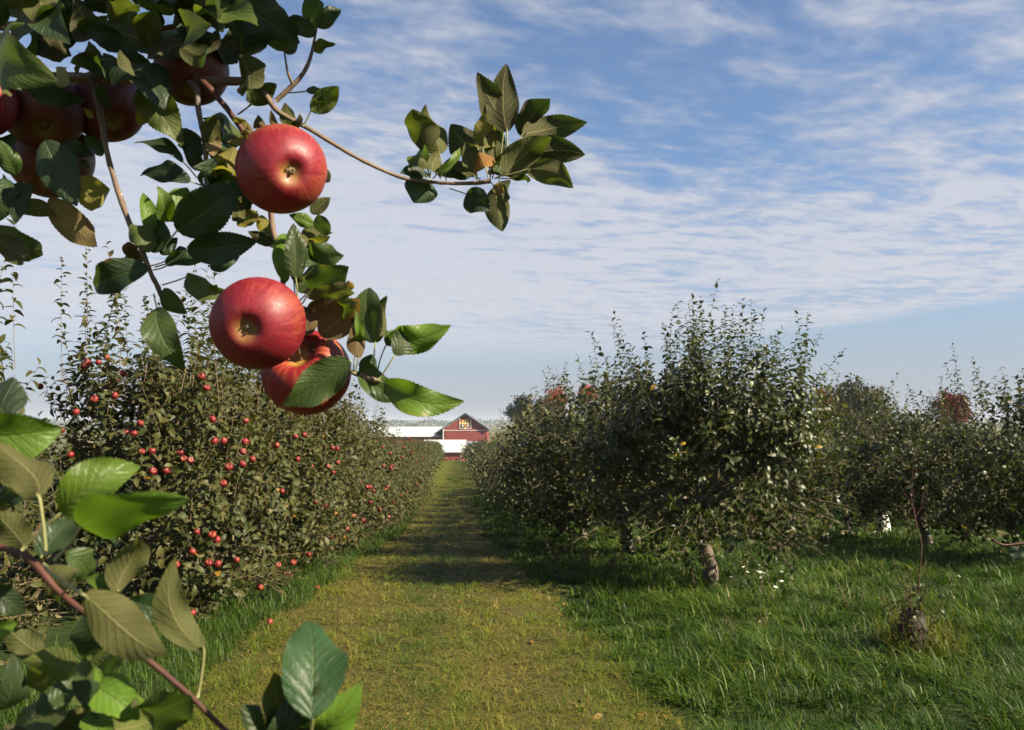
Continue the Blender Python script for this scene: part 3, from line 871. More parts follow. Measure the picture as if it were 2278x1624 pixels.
def hero_leaf(root, b3, t3, ratio=.5, side='u', roll=0.0, arch=.12, fold=.35, bend=0.0, col=GREEN, pet=None, wave=.05, rows=41):
    b3 = Vector(b3); t3 = Vector(t3)
    L = (t3 - b3).length; d_ = (t3 - b3).normalized()
    view = (CAM - (b3 + t3) / 2).normalized()
    n0 = (view - d_ * view.dot(d_)).normalized()
    if side == 'd': n0 = -n0
    n0 = Matrix.Rotation(R(roll), 3, d_) @ n0
    s_ = d_.cross(n0)
    cols = 9
    arch = arch * random.uniform(.2, 2.0) - .02; fold = fold * random.uniform(.4, 1.25); wave = wave * random.uniform(.6, 2.4)
    droop = random.uniform(0, .55) if random.random() < .6 else -.1
    t = np.linspace(0.004, .996, rows); u = np.linspace(-1, 1, cols)
    hw = ratio * .56 * np.sin(np.pi * t ** .80) ** .72 * (1 - .18 * t ** 5)
    serr = np.ones((rows, cols)); alt = np.where(np.arange(rows) % 2 == 0, 1.0, -1.0)
    serr[:, 0] += .022 * alt; serr[:, -1] += .022 * alt
    ph = random.random() * 6.28; ph2 = random.random() * 6.28
    X = hw[:, None] * u * serr + bend * 4 * (t * (1 - t))[:, None]
    Y = t[:, None] + 0 * X + .006 * alt[:, None] * (np.abs(u) > .9)
    Zv = fold * hw[:, None] * np.abs(u) ** 1.2 - droop * hw[:, None] * np.abs(u) ** 3 + arch * (4 * (t * (1 - t)))[:, None] + wave * np.sin(t[:, None] * 9 + ph + (u > 0) * ph2) * (u ** 2) * np.sin(np.pi * t)[:, None]
    tw = R(random.gauss(0, 22)) * (t[:, None] - .25)
    X, Zv = X * np.cos(tw) - Zv * np.sin(tw), X * np.sin(tw) + Zv * np.cos(tw)
    Zv = Zv - random.uniform(-.05, .22) * np.clip((t[:, None] - .45) / .55, 0, 1) ** 2
    Pn = np.stack([X, Y, Zv], -1) * L
    B = np.array([s_, d_, n0])
    W = Pn @ B + np.array(b3)
    i = np.arange(rows - 1)[:, None] * cols + np.arange(cols - 1)[None]
    f = np.stack([i, i + 1, i + cols + 1, i + cols], -1).reshape(-1, 4)
    uvc = np.stack([np.broadcast_to(u, X.shape), np.broadcast_to(t[:, None], X.shape)], -1)
    mb = MB(); mb.add(W.reshape(-1, 3), f, .5, 0, uvc.reshape(-1, 2))
    r = max(.0007, L * .011)
    if pet is not None:
        pet = Vector(pet)
        m_ = (pet + b3) / 2 + (b3 - pet).length * .12 * Vector((random.uniform(-1, 1), random.uniform(-1, 1), -.4))
        c_ = [tuple(pet * (1 - k) ** 2 + m_ * 2 * k * (1 - k) + b3 * k * k) for k in np.linspace(0, 1, 7)]
        c_.append(tuple(b3 + d_ * L * .06 + n0 * -.0004))
        mb.tube(c_, r, 6, 1)
    o = mb.build('leaf', [M_hleaf, M_pet], root, loc=tuple(b3), uv=True)
    if root is not None: o.location = b3 - root.location
    k = random.uniform(.8, 1.22); g = random.uniform(.92, 1.08)
    o.color = (col[0] * k, col[1] * k * g, col[2] * k, 1)
    return o


def zleaf(root, z, bx, by, tx, ty, ratio, side='u', col=GREEN, dep=.8, ddep=None, roll=None, pet=None, **kw):
    if z == '3': ratio *= 1.2
    pb = zp(z, bx, by); pt = zp(z, tx, ty)
    dd = ddep if ddep is not None else random.uniform(-.03, .03)
    b3 = at(*pb, dep); t3 = at(*pt, dep + dd)
    p3 = at(*zp(z, *pet[:2]), (pet[2] if len(pet) > 2 else dep + .005)) if pet else None
    if roll is None: roll = random.uniform(-28, 28)
    return hero_leaf(root, b3, t3, ratio, side, roll, col=col, pet=p3, **kw)


def branch_part(root, name, pts, rad, material, n=10, wob=.05, sub=5):
    """smooth tube through (px, py, depth) points"""
    P = np.array([at(*p) for p in pts]); k = len(P)
    s_ = np.linspace(0, k - 1, (k - 1) * sub + 1)
    Q = []
    for a in s_:
        i = min(int(a), k - 2); f = a - i
        p0 = P[max(i - 1, 0)]; p1 = P[i]; p2 = P[i + 1]; p3 = P[min(i + 2, k - 1)]
        Q.append(.5 * ((2 * p1) + (-p0 + p2) * f + (2 * p0 - 5 * p1 + 4 * p2 - p3) * f * f + (-p0 + 3 * p1 - 3 * p2 + p3) * f ** 3))
    rr = np.interp(s_, np.arange(k), rad)
    # buds and growth rings
    rr = rr * (1 + .10 * (np.arange(len(rr)) % 9 == 4) + .03 * rng.normal(size=len(rr)))
    mb = MB(); mb.tube(Q, rr, n, wob=wob)
    loc = tuple(P[0])
    o = mb.build(name, material, root, loc=loc)
    if root is not None: o.location = Vector(loc) - root.location
    return o


px1 = .72 / F      # metres per pixel at the apples
UB = thing('apple_branch', 'leafy apple branch reaching in from the upper left, big apples hanging against the sky', 'branch', at(-330, 150, .85))
branch_part(UB, 'bough', [(-330, 150, .85), (-60, 172, .83), (120, 172, .81), (210, 174, .80), (330, 178, .79), (470, 180, .78), (560, 182, .78), (577, 190, .78)],
            [.0058, .0054, .0052, .0050, .0046, .0044, .0046, .0036], M_twig, 12)
branch_part(UB, 'bough', [(-330, 40, .90), (-80, 60, .88), (150, 52, .86), (330, 66, .84), (470, 40, .83)], [.006, .005, .0042, .0032, .0018], M_twig, 10)
branch_part(UB, 'twig', [(206, 174, .80), (210, 200, .79), (222, 250, .78), (240, 348, .78), (262, 424, .78), (288, 496, .78), (313, 550, .78), (335, 607, .78), (352, 640, .78), (360, 668, .78)],
            [.0040, .0030, .0028, .0026, .0026, .0026, .0024, .0022, .0024, .0012], M_twig)
branch_part(UB, 'twig', [(390, 180, .79), (433, 190, .78), (442, 250, .78), (455, 313, .78), (460, 414, .79), (455, 470, .80)], [.0028, .0034, .0026, .0024, .0024, .0018], M_bark)
branch_part(UB, 'twig', [(436, 168, .77), (474, 206, .76), (518, 259, .76), (560, 330, .77), (600, 460, .79)], [.0030, .0028, .0028, .0024, .0024], M_redtwig)
branch_part(UB, 'twig', [(577, 186, .78), (604, 232, .78), (628, 255, .78), (690, 288, .79), (780, 343, .81), (850, 378, .83), (905, 398, .84), (960, 405, .85), (1010, 408, .85), (1060, 407, .85), (1092, 402, .85)],
            [.0032, .0026, .0024, .0022, .0020, .0018, .0018, .0018, .0018, .0022, .0026], M_twig)
branch_part(UB, 'twig', [(600, 440, .79), (607, 512, .79), (620, 556, .78), (628, 600, .78), (630, 650, .78), (640, 690, .78), (690, 775, .79), (752, 815, .76), (790, 830, .74), (832, 846, .73), (846, 845, .73)],
            [.0026, .0026, .0024, .0022, .0026, .002, .002, .002, .0022, .0026, .002], M_twig)
branch_part(UB, 'twig', [(612, 226, .78), (640, 200, .78), (668, 172, .78), (690, 130, .79), (705, 60, .80)], [.0024, .0024, .0022, .0018, .001], M_twig)
branch_part(UB, 'twig', [(652, 190, .78), (640, 160, .77), (632, 110, .77)], [.0014, .0012, .0008], M_twig)

L = lambda *a, **k: zleaf(UB, *a, **k)
# right-hand cluster
SPC = (950, 920, .85)
D3 = .85
L('3', 345, 680, 258, 290, .58, 'd', OLIVE, D3, roll=-30, pet=(410, 920), fold=.5)
L('3', 500, 700, 355, 282, .50, 'd', OLIVE, D3 + .01, roll=20, pet=(560, 940), bend=-.05)
L('3', 850, 650, 600, 430, .62, 'd', DARK, D3 + .02, roll=20, pet=(840, 900), bend=.08)
L('3', 890, 650, 900, 325, .45, 'd', YEL, D3 - .01, roll=-10, pet=(940, 915), wave=.1)
L('3', 965, 740, 1040, 440, .5, 'd', GREEN, D3, roll=15, pet=(960, 920))
L('3', 1085, 470, 830, -20, .38, 'd', DARK, D3, roll=18, pet=(1040, 900), bend=-.08)
L('3', 1108, 500, 1110, -110, .30, 'd', DARK, D3 - .01, roll=-15, pet=(1060, 890), bend=.06)
L('3', 1235, 540, 1490, 185, .52, 'd', DARK, D3 + .02, roll=30, pet=(1060, 900))
L('3', 1250, 520, 1812, 450, .37, 'd', GREEN, D3, roll=-25, bend=.10, pet=(1080, 890))
L('3', 1070, 880, 1500, 540, .42, 'd', OLIVE, D3 - .02, roll=10, pet=(1010, 920), fold=.2)
L('3', 1250, 760, 1825, 715, .36, 'd', DARK, D3 - .01, roll=25, bend=.10, pet=(1060, 900))
L('3', 1290, 840, 1715, 1012, .36, 'd', OLIVE, D3 - .02, roll=-10, bend=.14, pet=(1060, 900), fold=.5)
L('3', 1140, 920, 1338, 922, .3, 'd', DARK, D3, roll=35, pet=(1030, 915))
L('3', 1000, 1000, 1070, 1400, .44, 'd', GREEN, D3 - .01, roll=-12, pet=(970, 960), fold=.2)
L('3', 1060, 1120, 1140, 935, .62, 'd', DARK, D3 + .01, roll=30, pet=(1040, 930))
L('3', 740, 1060, 965, 1215, .6, 'u', DARK, D3, roll=10, pet=(590, 1010))
L('3', 380, 930, 265, 1140, .85, 'u', DARK, D3 + .01, roll=5, pet=(430, 930))
L('3', 400, 885, 140, 880, .38, 'u', DARK, D3 + .02, roll=35, bend=.1)
L('3', 380, 800, 258, 668, .55, 'u', BRIGHT, D3 - .01, roll=0, pet=(410, 910))
L('3', 425, 845, 475, 700, .62, 'd', OLIVE, D3 - .02, roll=10, pet=(415, 910))
L('3', 480, 870, 705, 640, .22, 'u', BRIGHT, D3 - .02, roll=45, pet=(440, 920))
L('3', 790, 880, 500, 820, .42, 'u', DARK, D3 + .03, roll=10, pet=(870, 930))
L('3', 700, 800, 480, 870, .5, 'u', DARK, D3 + .04, roll=10)
L('3', 830, 850, 745, 600, .42, 'd', OLIVE, D3 - .01, roll=-20, pet=(840, 930))
L('3', 915, 820, 850, 690, .85, 'd', ORANGE, D3 - .02, roll=5, pet=(940, 920))
L('3', 985, 990, 1090, 1045, .62, 'd', TAN, D3 - .03, roll=0)
L('3', 820, 900, 615, 755, .32, 'd', GREEN, D3, roll=30, pet=(850, 930))
L('3', 960, 830, 1240, 650, .4, 'u', GREEN, D3, roll=20, pet=(960, 920))
L('3', 1170, 800, 1285, 780, .5, 'd', GREEN, D3 + .02)
L('3', 990, 880, 1080, 640, .5, 'd', DARK, D3 + .03, pet=(980, 920))
L('3', 1000, 860, 780, 560, .3, 'u', DARK, D3 + .04, roll=30)
L('3', 1060, 880, 1150, 700, .5, 'd', OLIVE, D3 + .02, pet=(1000, 920))
# round the upper apple
D2 = .78
L('2', 330, 195, 505, 48, .56, 'd', GREEN, D2, roll=10, pet=(230, 265))
L('2', 325, 185, 300, 60, .55, 'u', OLIVE, D2 - .01, roll=20, pet=(230, 265))
L('2', 745, 240, 945, 68, .55, 'd', BRIGHT, D2, roll=-10, pet=(690, 345))
L('2', 715, 100, 835, 85, .35, 'd', DARK, D2 + .01, pet=(585, 112))
L('2', 770, 235, 830, 120, .3, 'u', GREEN, D2 + .01)
L('2', 600, 345, 560, 190, .62, 'd', GREEN, D2, roll=15)
L('2', 505, 350, 460, 240, .42, 'd', TAN, D2)
L('2', 400, 375, 375, 300, .5, 'd', BROWN, D2)
L('2', 655, 370, 622, 298, .5, 'd', DARK, D2)
L('2', 60, 535, 58, 250, .46, 'd', OLIVE, D2, roll=20)
L('2', 65, 560, 55, 380, .35, 'u', TAN, D2 - .01, roll=-10)
L('2', 200, 290, 335, 430, .36, 'd', YEL, D2 - .03, roll=20, arch=.2)
L('2', 310, 440, 180, 460, .42, 'd', YEL, D2 - .03, roll=10)
L('2', 340, 430, 290, 350, .5, 'd', TAN, D2 - .02)
L('2', 745, 960, 882, 850, .55, 'd', GREEN, D2, roll=15)
L('2', 760, 1050, 890, 1040, .8, 'd', DARK, D2 + .01, roll=15)
L('2', 765, 1040, 605, 970, .5, 'u', BRIGHT, D2 - .01, roll=10)
L('2', 690, 1165, 895, 1100, .5, 'd', OLIVE, D2, roll=-10, bend=.08)
L('2', 640, 1420, 625, 1030, .40, 'u', GREEN, D2 - .02, roll=22, fold=.6, pet=(650, 1560))
L('2', 560, 1440, 590, 1060, .34, 'u', BRIGHT, D2 - .01, roll=-10)
L('2', 720, 1270, 965, 1260, .66, 'u', GREEN, D2, roll=5, wave=.12)
L('2', 760, 1260, 700, 1340, .6, 'u', GREEN, D2 + .01)
L('2', 650, 1510, 855, 1320, .52, 'u', OLIVE, D2 - .01, roll=-20, wave=.1)
L('2', 740, 1495, 1020, 1330, .58, 'u', GREEN, D2 - .02, roll=8, pet=(660, 1580), arch=.2, wave=.08)
L('2', 800, 1180, 850, 1140, .5, 'u', YEL, D2 + .01)
L('2', 225, 1010, 385, 1010, .6, 'u', YEL, D2 + .02)
L('2', 485, 1175, 300, 1085, .42, 'd', DARK, D2 + .01)
L('2', 560, 1450, 610, 1290, .45, 'u', GREEN, D2)
L('2', 880, 740, 830, 700, .5, 'd', DARK, D2 + .02)
random.seed(21)
for k in range(46):     # leaves crowding behind the upper apple
    cx, cy = random.choice(((150, 620), (190, 480), (220, 800), (120, 720), (330, 960), (300, 880), (60, 640)))
    bx = cx + random.gauss(0, 45); by = cy + random.gauss(0, 55)
    a = random.uniform(0, 6.28); ln = random.uniform(90, 190)
    L('2', bx, by, bx + ln * math.cos(a) * .8, by + ln * math.sin(a), random.uniform(.3, .55), random.choice('uud'), random.choice((GREEN, OLIVE, DARK, YEL, OLIVE)), D2 + random.uniform(.0, .09),
      ddep=random.uniform(-.05, .05), roll=random.uniform(-50, 50), rows=17)
# left part
D1 = .78
L('1', 1000, 40, 1262, 476, .44, 'u', OLIVE, D1 - .02, roll=8, arch=.05)
L('1', 1290, 600, 935, 470, .26, 'u', DARK, D1, roll=40, bend=.16, pet=(1385, 712))
L('1', 1345, 735, 990, 700, .34, 'u', DARK, D1, roll=25, bend=.06, pet=(1420, 765))
L('1', 1420, 560, 1250, 350, .32, 'u', DARK, D1 + .01)
L('1', 1430, 660, 1270, 470, .42, 'u', DARK, D1 + .02)
L('1', 1410, 480, 1302, 360, .4, 'd', GREEN, D1 + .01)
L('1', 1200, 1020, 1105, 770, .46, 'u', BRIGHT, D1 - .03, roll=-10)
L('1', 1185, 1010, 1335, 765, .52, 'u', BRIGHT, D1 - .03, roll=10)
L('1', 1050, 1110, 1015, 805, .30, 'u', BRIGHT, D1 - .01, roll=20)
L('1', 1075, 1240, 1140, 980, .5, 'u', DARK, D1, roll=10)
L('1', 1245, 1085, 1700, 765, .52, 'u', DARK, D1 - .04, roll=5, pet=(1160, 1200), fold=.2)
L('1', 1315, 1225, 1812, 1160, .42, 'u', DARK, D1 - .04, roll=8, pet=(1180, 1320), fold=.2)
L('1', 1060, 1235, 930, 1030, .45, 'u', OLIVE, D1 - .02)
L('1', 1010, 1290, 748, 1285, .5, 'd', BROWN, D1, wave=.14)
L('1', 990, 1270, 860, 1180, .6, 'd', BROWN, D1 + .01, wave=.14)
L('1', 1050, 1345, 622, 1470, .42, 'u', DARK, D1 - .03, roll=10)
L('1', 1310, 1410, 1625, 1515, .38, 'u', OLIVE, D1 - .01, roll=5, bend=.1, pet=(1140, 1465))
L('1', 1480, 1350, 1690, 1258, .5, 'u', DARK, D1 + .02)
L('1', 1150, 1490, 1320, 1668, .50, 'u', GREEN, D1 - .01, bend=.12)
L('1', 1160, 1230, 1050, 1050, .5, 'u', DARK, D1 + .01)
L('1', 1130, 1250, 1250, 1130, .5, 'u', DARK, D1 + .02)
L('6', 1530, 375, 1762, 975, .42, 'u', GREEN, D1 - .03, roll=12, pet=(1500, 240), bend=.06)
for a_, b_ in (((1060, 1330), (1460, 1290)), ((1090, 1340), (1330, 1180)), ((1070, 1360), (1280, 1250))):
    L('1', a_[0] + 100, a_[1] - 30, b_[0], b_[1], .35, 'u', DARK, D1 + .02, pet=(a_[0], a_[1]))
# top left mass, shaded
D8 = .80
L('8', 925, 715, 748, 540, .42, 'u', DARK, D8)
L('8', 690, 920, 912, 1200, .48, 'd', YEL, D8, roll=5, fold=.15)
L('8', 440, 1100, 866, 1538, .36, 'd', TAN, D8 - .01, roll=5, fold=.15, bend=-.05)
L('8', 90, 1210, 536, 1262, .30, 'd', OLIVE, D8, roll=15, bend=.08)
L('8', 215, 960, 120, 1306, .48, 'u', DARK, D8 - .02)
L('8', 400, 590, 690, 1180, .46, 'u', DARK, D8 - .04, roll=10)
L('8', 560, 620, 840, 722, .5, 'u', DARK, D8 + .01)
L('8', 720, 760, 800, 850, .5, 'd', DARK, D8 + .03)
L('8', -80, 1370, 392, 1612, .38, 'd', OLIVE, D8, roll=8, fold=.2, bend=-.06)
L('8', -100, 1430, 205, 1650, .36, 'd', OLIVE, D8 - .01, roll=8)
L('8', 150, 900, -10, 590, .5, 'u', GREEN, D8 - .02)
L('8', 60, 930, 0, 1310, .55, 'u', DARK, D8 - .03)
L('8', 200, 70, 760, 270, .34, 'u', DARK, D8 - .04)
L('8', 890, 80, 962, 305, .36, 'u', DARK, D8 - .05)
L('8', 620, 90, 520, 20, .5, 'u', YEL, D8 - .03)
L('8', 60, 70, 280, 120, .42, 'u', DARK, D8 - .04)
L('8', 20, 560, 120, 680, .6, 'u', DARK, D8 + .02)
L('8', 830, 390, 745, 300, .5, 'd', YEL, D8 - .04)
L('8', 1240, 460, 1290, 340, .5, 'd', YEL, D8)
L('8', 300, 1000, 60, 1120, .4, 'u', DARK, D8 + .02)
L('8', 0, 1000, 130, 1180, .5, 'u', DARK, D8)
# round the lower apples
D4 = .74
L('4', 1270, 775, 768, 1112, .42, 'u', GREEN, .655, ddep=.0, roll=6, pet=(1310, 870, .735), arch=.1)
L('4', 1040, 585, 1335, 320, .55, 'd', BROWN, D4, roll=-8, fold=.15)
L('4', 960, 460, 1230, 300, .62, 'u', BROWN, D4 + .03, roll=10)
L('4', 940, 300, 1300, 275, .30, 'd', OLIVE, D4 - .01, roll=20, pet=(890, 375))
L('4', 1210, 390, 1310, 350, .6, 'u', BRIGHT, D4)
L('4', 1452, 640, 1350, 198, .46, 'u', GREEN, D4 - .01, roll=-25, fold=.7, pet=(1450, 915))
L('4', 1450, 640, 1520, 300, .40, 'd', OLIVE, D4, roll=15, fold=.3)
L('4', 1325, 755, 1345, 405, .30, 'd', BROWN, D4 - .02, roll=20, fold=.6, pet=(1300, 860))
L('4', 1310, 640, 1320, 430, .3, 'u', BRIGHT, D4, roll=20, pet=(1290, 840))
L('4', 1545, 600, 1985, 505, .40, 'u', BRIGHT, D4, roll=-8, bend=.12, wave=.1)
L('4', 1530, 660, 1610, 560, .5, 'u', GREEN, D4 - .01, pet=(1470, 850))
L('4', 1595, 735, 1708, 525, .55, 'u', GREEN, D4 - .02, roll=12, pet=(1480, 910))
L('4', 1515, 935, 2112, 1075, .34, 'u', BRIGHT, D4 - .02, roll=-6, bend=.14, arch=.12, pet=(1460, 915))
L('4', 1345, 800, 1722, 1060, .36, 'u', GREEN, D4, roll=-10, bend=.14)
L('4', 1330, 820, 1480, 770, .5, 'u', DARK, D4 + .02)
L('4', 1240, 250, 1290, 180, .5, 'd', TAN, D4 + .01)
L('4', 880, 370, 960, 600, .42, 'd', BROWN, D4 + .02, roll=20)
L('4', 880, 560, 1000, 700, .5, 'd', BROWN, D4 + .02, roll=10)
L('4', 860, 60, 900, 250, .42, 'u', OLIVE, D4 + .03, pet=(870, 330))
for a_, b_ in (((705, 60), (760, 20)), ((704, 66), (690, -10)), ((700, 80), (640, 40)), ((632, 112), (600, 60)), ((694, 110), (745, 95)), ((634, 118), (660, 70))):
    hero_leaf(UB, at(*a_, .795), at(*b_, .80), .5, random.choice('ud'), random.uniform(-30, 30), col=random.choice((GREEN, OLIVE, BRIGHT)))
# leaves and twigs above, along the bough (they shade the apples at the upper left)
random.seed(5)
for k in range(76):
    px = random.uniform(-60, 470) if k < 60 else random.uniform(380, 560)
    py = random.uniform(-40, 150) if k < 60 else random.uniform(60, 165)
    a = random.uniform(0, 6.28); ln = random.uniform(60, 125)
    dep = random.uniform(.70, .88)
    b3 = at(px, py, dep); t3 = at(px + ln * math.cos(a), min(195, py + ln * math.sin(a) * .8), dep + random.uniform(-.06, .04))
    hero_leaf(UB, b3, t3, random.uniform(.4, .58), random.choice('ud'), random.uniform(-60, 60), col=random.choice((GREEN, OLIVE, DARK, DARK)), rows=17)
for k in range(260):     # unseen leaves added up towards the sun to shade the upper left apples
    tgt = at(random.choice((40, 100, 110, 230, 330, 150)) + random.gauss(0, 40), random.choice((240, 250, 370, 150)) + random.gauss(0, 40), .85)
    p = tgt + SUN * random.uniform(.22, .7)
    dv = Vector((random.gauss(0, 1), random.gauss(0, 1), random.gauss(0, .6))).normalized() * .07
    v = p - CAM
    if v.y > .03:
        vv = Matrix.Rotation(-PITCH, 3, 'X') @ v
        if 812 - vv.z / vv.y * F > 40: continue
    hero_leaf(UB, p, p + dv, .52, random.choice('ud'), random.uniform(-80, 80), col=random.choice((GREEN, DARK)), rows=13)

LB = thing('apple_branch', 'blurred reddish twig with large near leaves in the lower left corner', 'branch', at(-260, 1130, .42))
branch_part(LB, 'twig', [(-260, 1130, .42), (0, 1217, .40), (45, 1230, .39), (81, 1258, .385), (134, 1319, .385), (228, 1392, .38), (310, 1453, .38), (420, 1545, .385), (520, 1640, .39), (660, 1720, .40)],
            [.0017, .0015, .0016, .0019, .0014, .0013, .0013, .0012, .0012, .001], M_redtwig, 10)
L = lambda *a, **k: zleaf(LB, *a, **k)
D5 = .385
L('5', -140, 440, 335, 385, .62, 'u', BRIGHT, D5, ddep=.01, roll=8, arch=.1)
L('5', 215, 760, -60, 440, .50, 'd', OLIVE, D5 - .03, ddep=0, roll=10, bend=-.16, pet=(250, 1075))
L('5', 330, 845, 765, 595, .54, 'u', BRIGHT, D5 - .01, ddep=.01, roll=5, bend=-.10, pet=(120, 1045))
L('5', 440, 915, 1048, 738, .34, 'u', BRIGHT, D5 - .03, ddep=-.02, roll=38, fold=.3, bend=-.10, pet=(295, 1100))
L('5', 640, 1285, 745, 965, .50, 'd', OLIVE, D5 + .03, ddep=0, roll=8, pet=(560, 1440))
L('5', 650, 1290, 470, 1190, .55, 'u', BRIGHT, D5 + .04, roll=15)
L('5', 455, 1290, 918, 1612, .42, 'd', OLIVE, D5 - .03, ddep=0, roll=8, bend=-.06, pet=(245, 1145))
L('5', 1115, 1600, 962, 1075, .31, 'd', OLIVE, D5 + .02, ddep=0, roll=5, bend=.17, pet=(1080, 1850))
L('5', 700, 1310, 1005, 1392, .46, 'u', BLUE, D5 + .05, roll=25)
L('5', 580, 1390, 410, 1650, .5, 'u', DARK, D5 + .02, roll=10, pet=(520, 1430))
L('5', 140, 1030, -40, 830, .62, 'd', OLIVE, D5 + .02, pet=(160, 1090))
L('5', 225, 1085, 390, 870, .55, 'u', DARK, D5 + .04, pet=(225, 1100))
L('5', 255, 1135, 335, 1300, .6, 'd', OLIVE, D5 + .01, pet=(240, 1120))
L('5', 365, 1065, 470, 1180, .55, 'u', GREEN, D5 + .05)
L('5', -60, 1240, 140, 1400, .5, 'u', DARK, D5 + .03)
L('5', -120, 1500, 95, 1440, .6, 'u', BRIGHT, D5 + .03)
L('5', -80, 200, 80, 330, .7, 'd', OLIVE, D5 + .02)
L('5', 60, 330, -90, 180, .6, 'u', DARK, D5 + .01)
L('5', -60, 620, 140, 560, .5, 'u', GREEN, D5 + .03)
L('5', -100, 760, 190, 740, .3, 'u', DARK, D5 + .04)
hero_leaf(LB, at(694, 1600, .365), at(684, 1384, .40), .52, 'u', 10, arch=.3, col=BLUE, pet=at(660, 1720, .40))
random.seed(9)
for k in range(26):
    px = random.uniform(-40, 470); py = random.uniform(1450, 1640)
    if px > 250 + (py - 1450) * 1.1: px *= .5
    a = random.uniform(0, 6.28); ln = random.uniform(90, 190); dep = D5 + random.uniform(0, .12)
    hero_leaf(LB, at(px, py, dep), at(px + ln * math.cos(a), py + ln * math.sin(a) * .6, dep + random.uniform(-.03, .03)), random.uniform(.42, .58), random.choice('uud'),
              random.uniform(-40, 40), col=random.choice((GREEN, OLIVE, DARK, BRIGHT, BRIGHT)), pet=None, rows=17)
for b_, t_, sd, cl in (((640, 1640), (600, 1490), 'd', OLIVE), ((680, 1660), (790, 1540), 'u', BRIGHT), ((650, 1690), (540, 1570), 'u', GREEN), ((700, 1680), (710, 1520), 'u', GREEN), ((620, 1660), (668, 1545), 'u', DARK)):
    hero_leaf(LB, at(*b_, .385), at(*t_, .37), .5, sd, random.uniform(-25, 25), col=cl, pet=at(660, 1720, .40))
# the trunk the two branches grow from, left of the picture
mbt = MB()
tp = [at(-330, 150, .85), at(-330, 40, .90), at(-260, 1130, .42)]
ctr = np.array((-1.15, .95, 0))
mbt.tube(limb_path(ctr + (0, 0, -.1), ctr + (.02, .02, 2.6), 0, 9, .012), np.linspace(.085, .02, 9), 12, wob=.04)
mbt.tube(limb_path(ctr + (0, 0, 1.7), tp[0], .04, 7, .01), np.linspace(.024, .006, 7), 8)
mbt.tube(limb_path(ctr + (0, 0, 1.8), tp[1], .05, 7, .01), np.linspace(.022, .006, 7), 8)
mbt.tube(limb_path(ctr + (0, 0, 1.0), tp[2], .03, 7, .01), np.linspace(.016, .0024, 7), 8)
tag(mbt.build('apple_tree', M_bark), 'apple trunk outside the left edge that carries the near branches', 'tree')
# ------------------------------------------------------------------ the stump with its suckers and bare sapling
st = row(3.4, 6.05)
ST = thing('tree_stump', 'dark tree stump with a thin bare sapling and suckers in the right grass', 'stump', st)
mb = MB()
mb.tube([(-.02, 0, -.1), (-.02, 0, .02), (-.03, 0, .14), (-.01, .01, .26), (.02, .01, .33)], [.14, .125, .10, .085, .05], 12, wob=.12)
mb.build('stump', bark_mat('dead bark', (.010, .008, .006), (.05, .036, .024), 22, bump=1.0), ST)
mb = MB()
mb.tube(limb_path((.05, -.02, .1), (.02, -.02, 1.52), 0, 9, .012), np.linspace(.0066, .0028, 9), 8)
for z, dx, dy, ln in ((1.15, -.16, .0, .3), (1.28, -.14, .03, .25), (.95, -.12, -.03, .2), (1.38, .05, .03, .2), (1.1, .10, .02, .2)):
    mb.tube(limb_path((.03, -.02, z - .1), (.03 + dx, -.02 + dy, z + ln * .6), .0, 4, .008), [.003, .0022, .002, .0014], 5)
mb.build('sapling_stem', M_redtwig, ST)
S = Shoots()
for k in range(34):
    a = random.uniform(0, 6.28); r_ = random.uniform(.03, .28)
    S.shoot((r_ * math.cos(a), r_ * math.sin(a) - .03, .02), (random.gauss(0, .22), random.gauss(0, .22), 1), random.uniform(.2, .75) * (1.25 - r_ * 2), .06, .05, start=.25, tint=.15)
for z in (1.0, 1.15, 1.25, 1.35, 1.45):
    S.shoot((.03, -.02, z), (random.gauss(-.3, .5), random.gauss(0, .4), .6), .2, .05, .05)
mb = MB(); S.emit(mb, 0); o = mb.build('suckers', [M_leafR, M_redtwig], ST); o['kind'] = 'stuff'

# ------------------------------------------------------------------ grass
def blades(mb, pos, h, wdt, lean, tint, mi=0, n=3, az=None):
    N = len(pos)
    a = rng.random(N) * 6.283 if az is None else az; b = rng.random(N) * 6.283
    ld = np.stack([np.cos(a), np.sin(a), np.zeros(N)], -1)
    sd = np.stack([-np.sin(a + .4 * np.sin(b)), np.cos(a + .4 * np.sin(b)), np.zeros(N)], -1)
    ts = np.linspace(0, 1, n)
    V = np.zeros((N, n, 2, 3))
    for i, t in enumerate(ts):
        c = pos + ld * (lean * h * t ** 1.8)[:, None] + np.array([0, 0, 1.0]) * (h * (t - .35 * np.minimum(lean, 1.3) * t ** 2.4))[:, None]
        wv = (wdt * (1 - .82 * t ** 1.5) / 2)[:, None] * sd
        V[:, i, 0] = c - wv; V[:, i, 1] = c + wv
    k = np.arange(n - 1)[:, None] * 2
    f = np.concatenate([k, k + 1, k + 3, k + 2], 1)
    ff = f[None] + (np.arange(N) * n * 2)[:, None, None]
    mb.add(V.reshape(-1, 3), ff.reshape(-1, 4), np.repeat(tint, n * 2), mi)


def scatter(dens0, p, a0, a1, l0, l1, wide=.66):
    """ground-cover points, thinning with distance, only where the view can reach"""
    aa = []
    al = a0
    while al < a1:
        stp = .25 + al * .02
        lo = max(l0, -wide * al - .6 + .07 * al); hi = min(l1, wide * al + .8 + .07 * al)
        if hi > lo:
            n = int(dens0 * (6 / max(al, 4)) ** p * stp * (hi - lo))
            aa.append(np.stack([rng.uniform(lo, hi, n), rng.uniform(al, al + stp, n)], -1))
        al += stp
    q = np.concatenate(aa)
    return q[:, 0], q[:, 1]


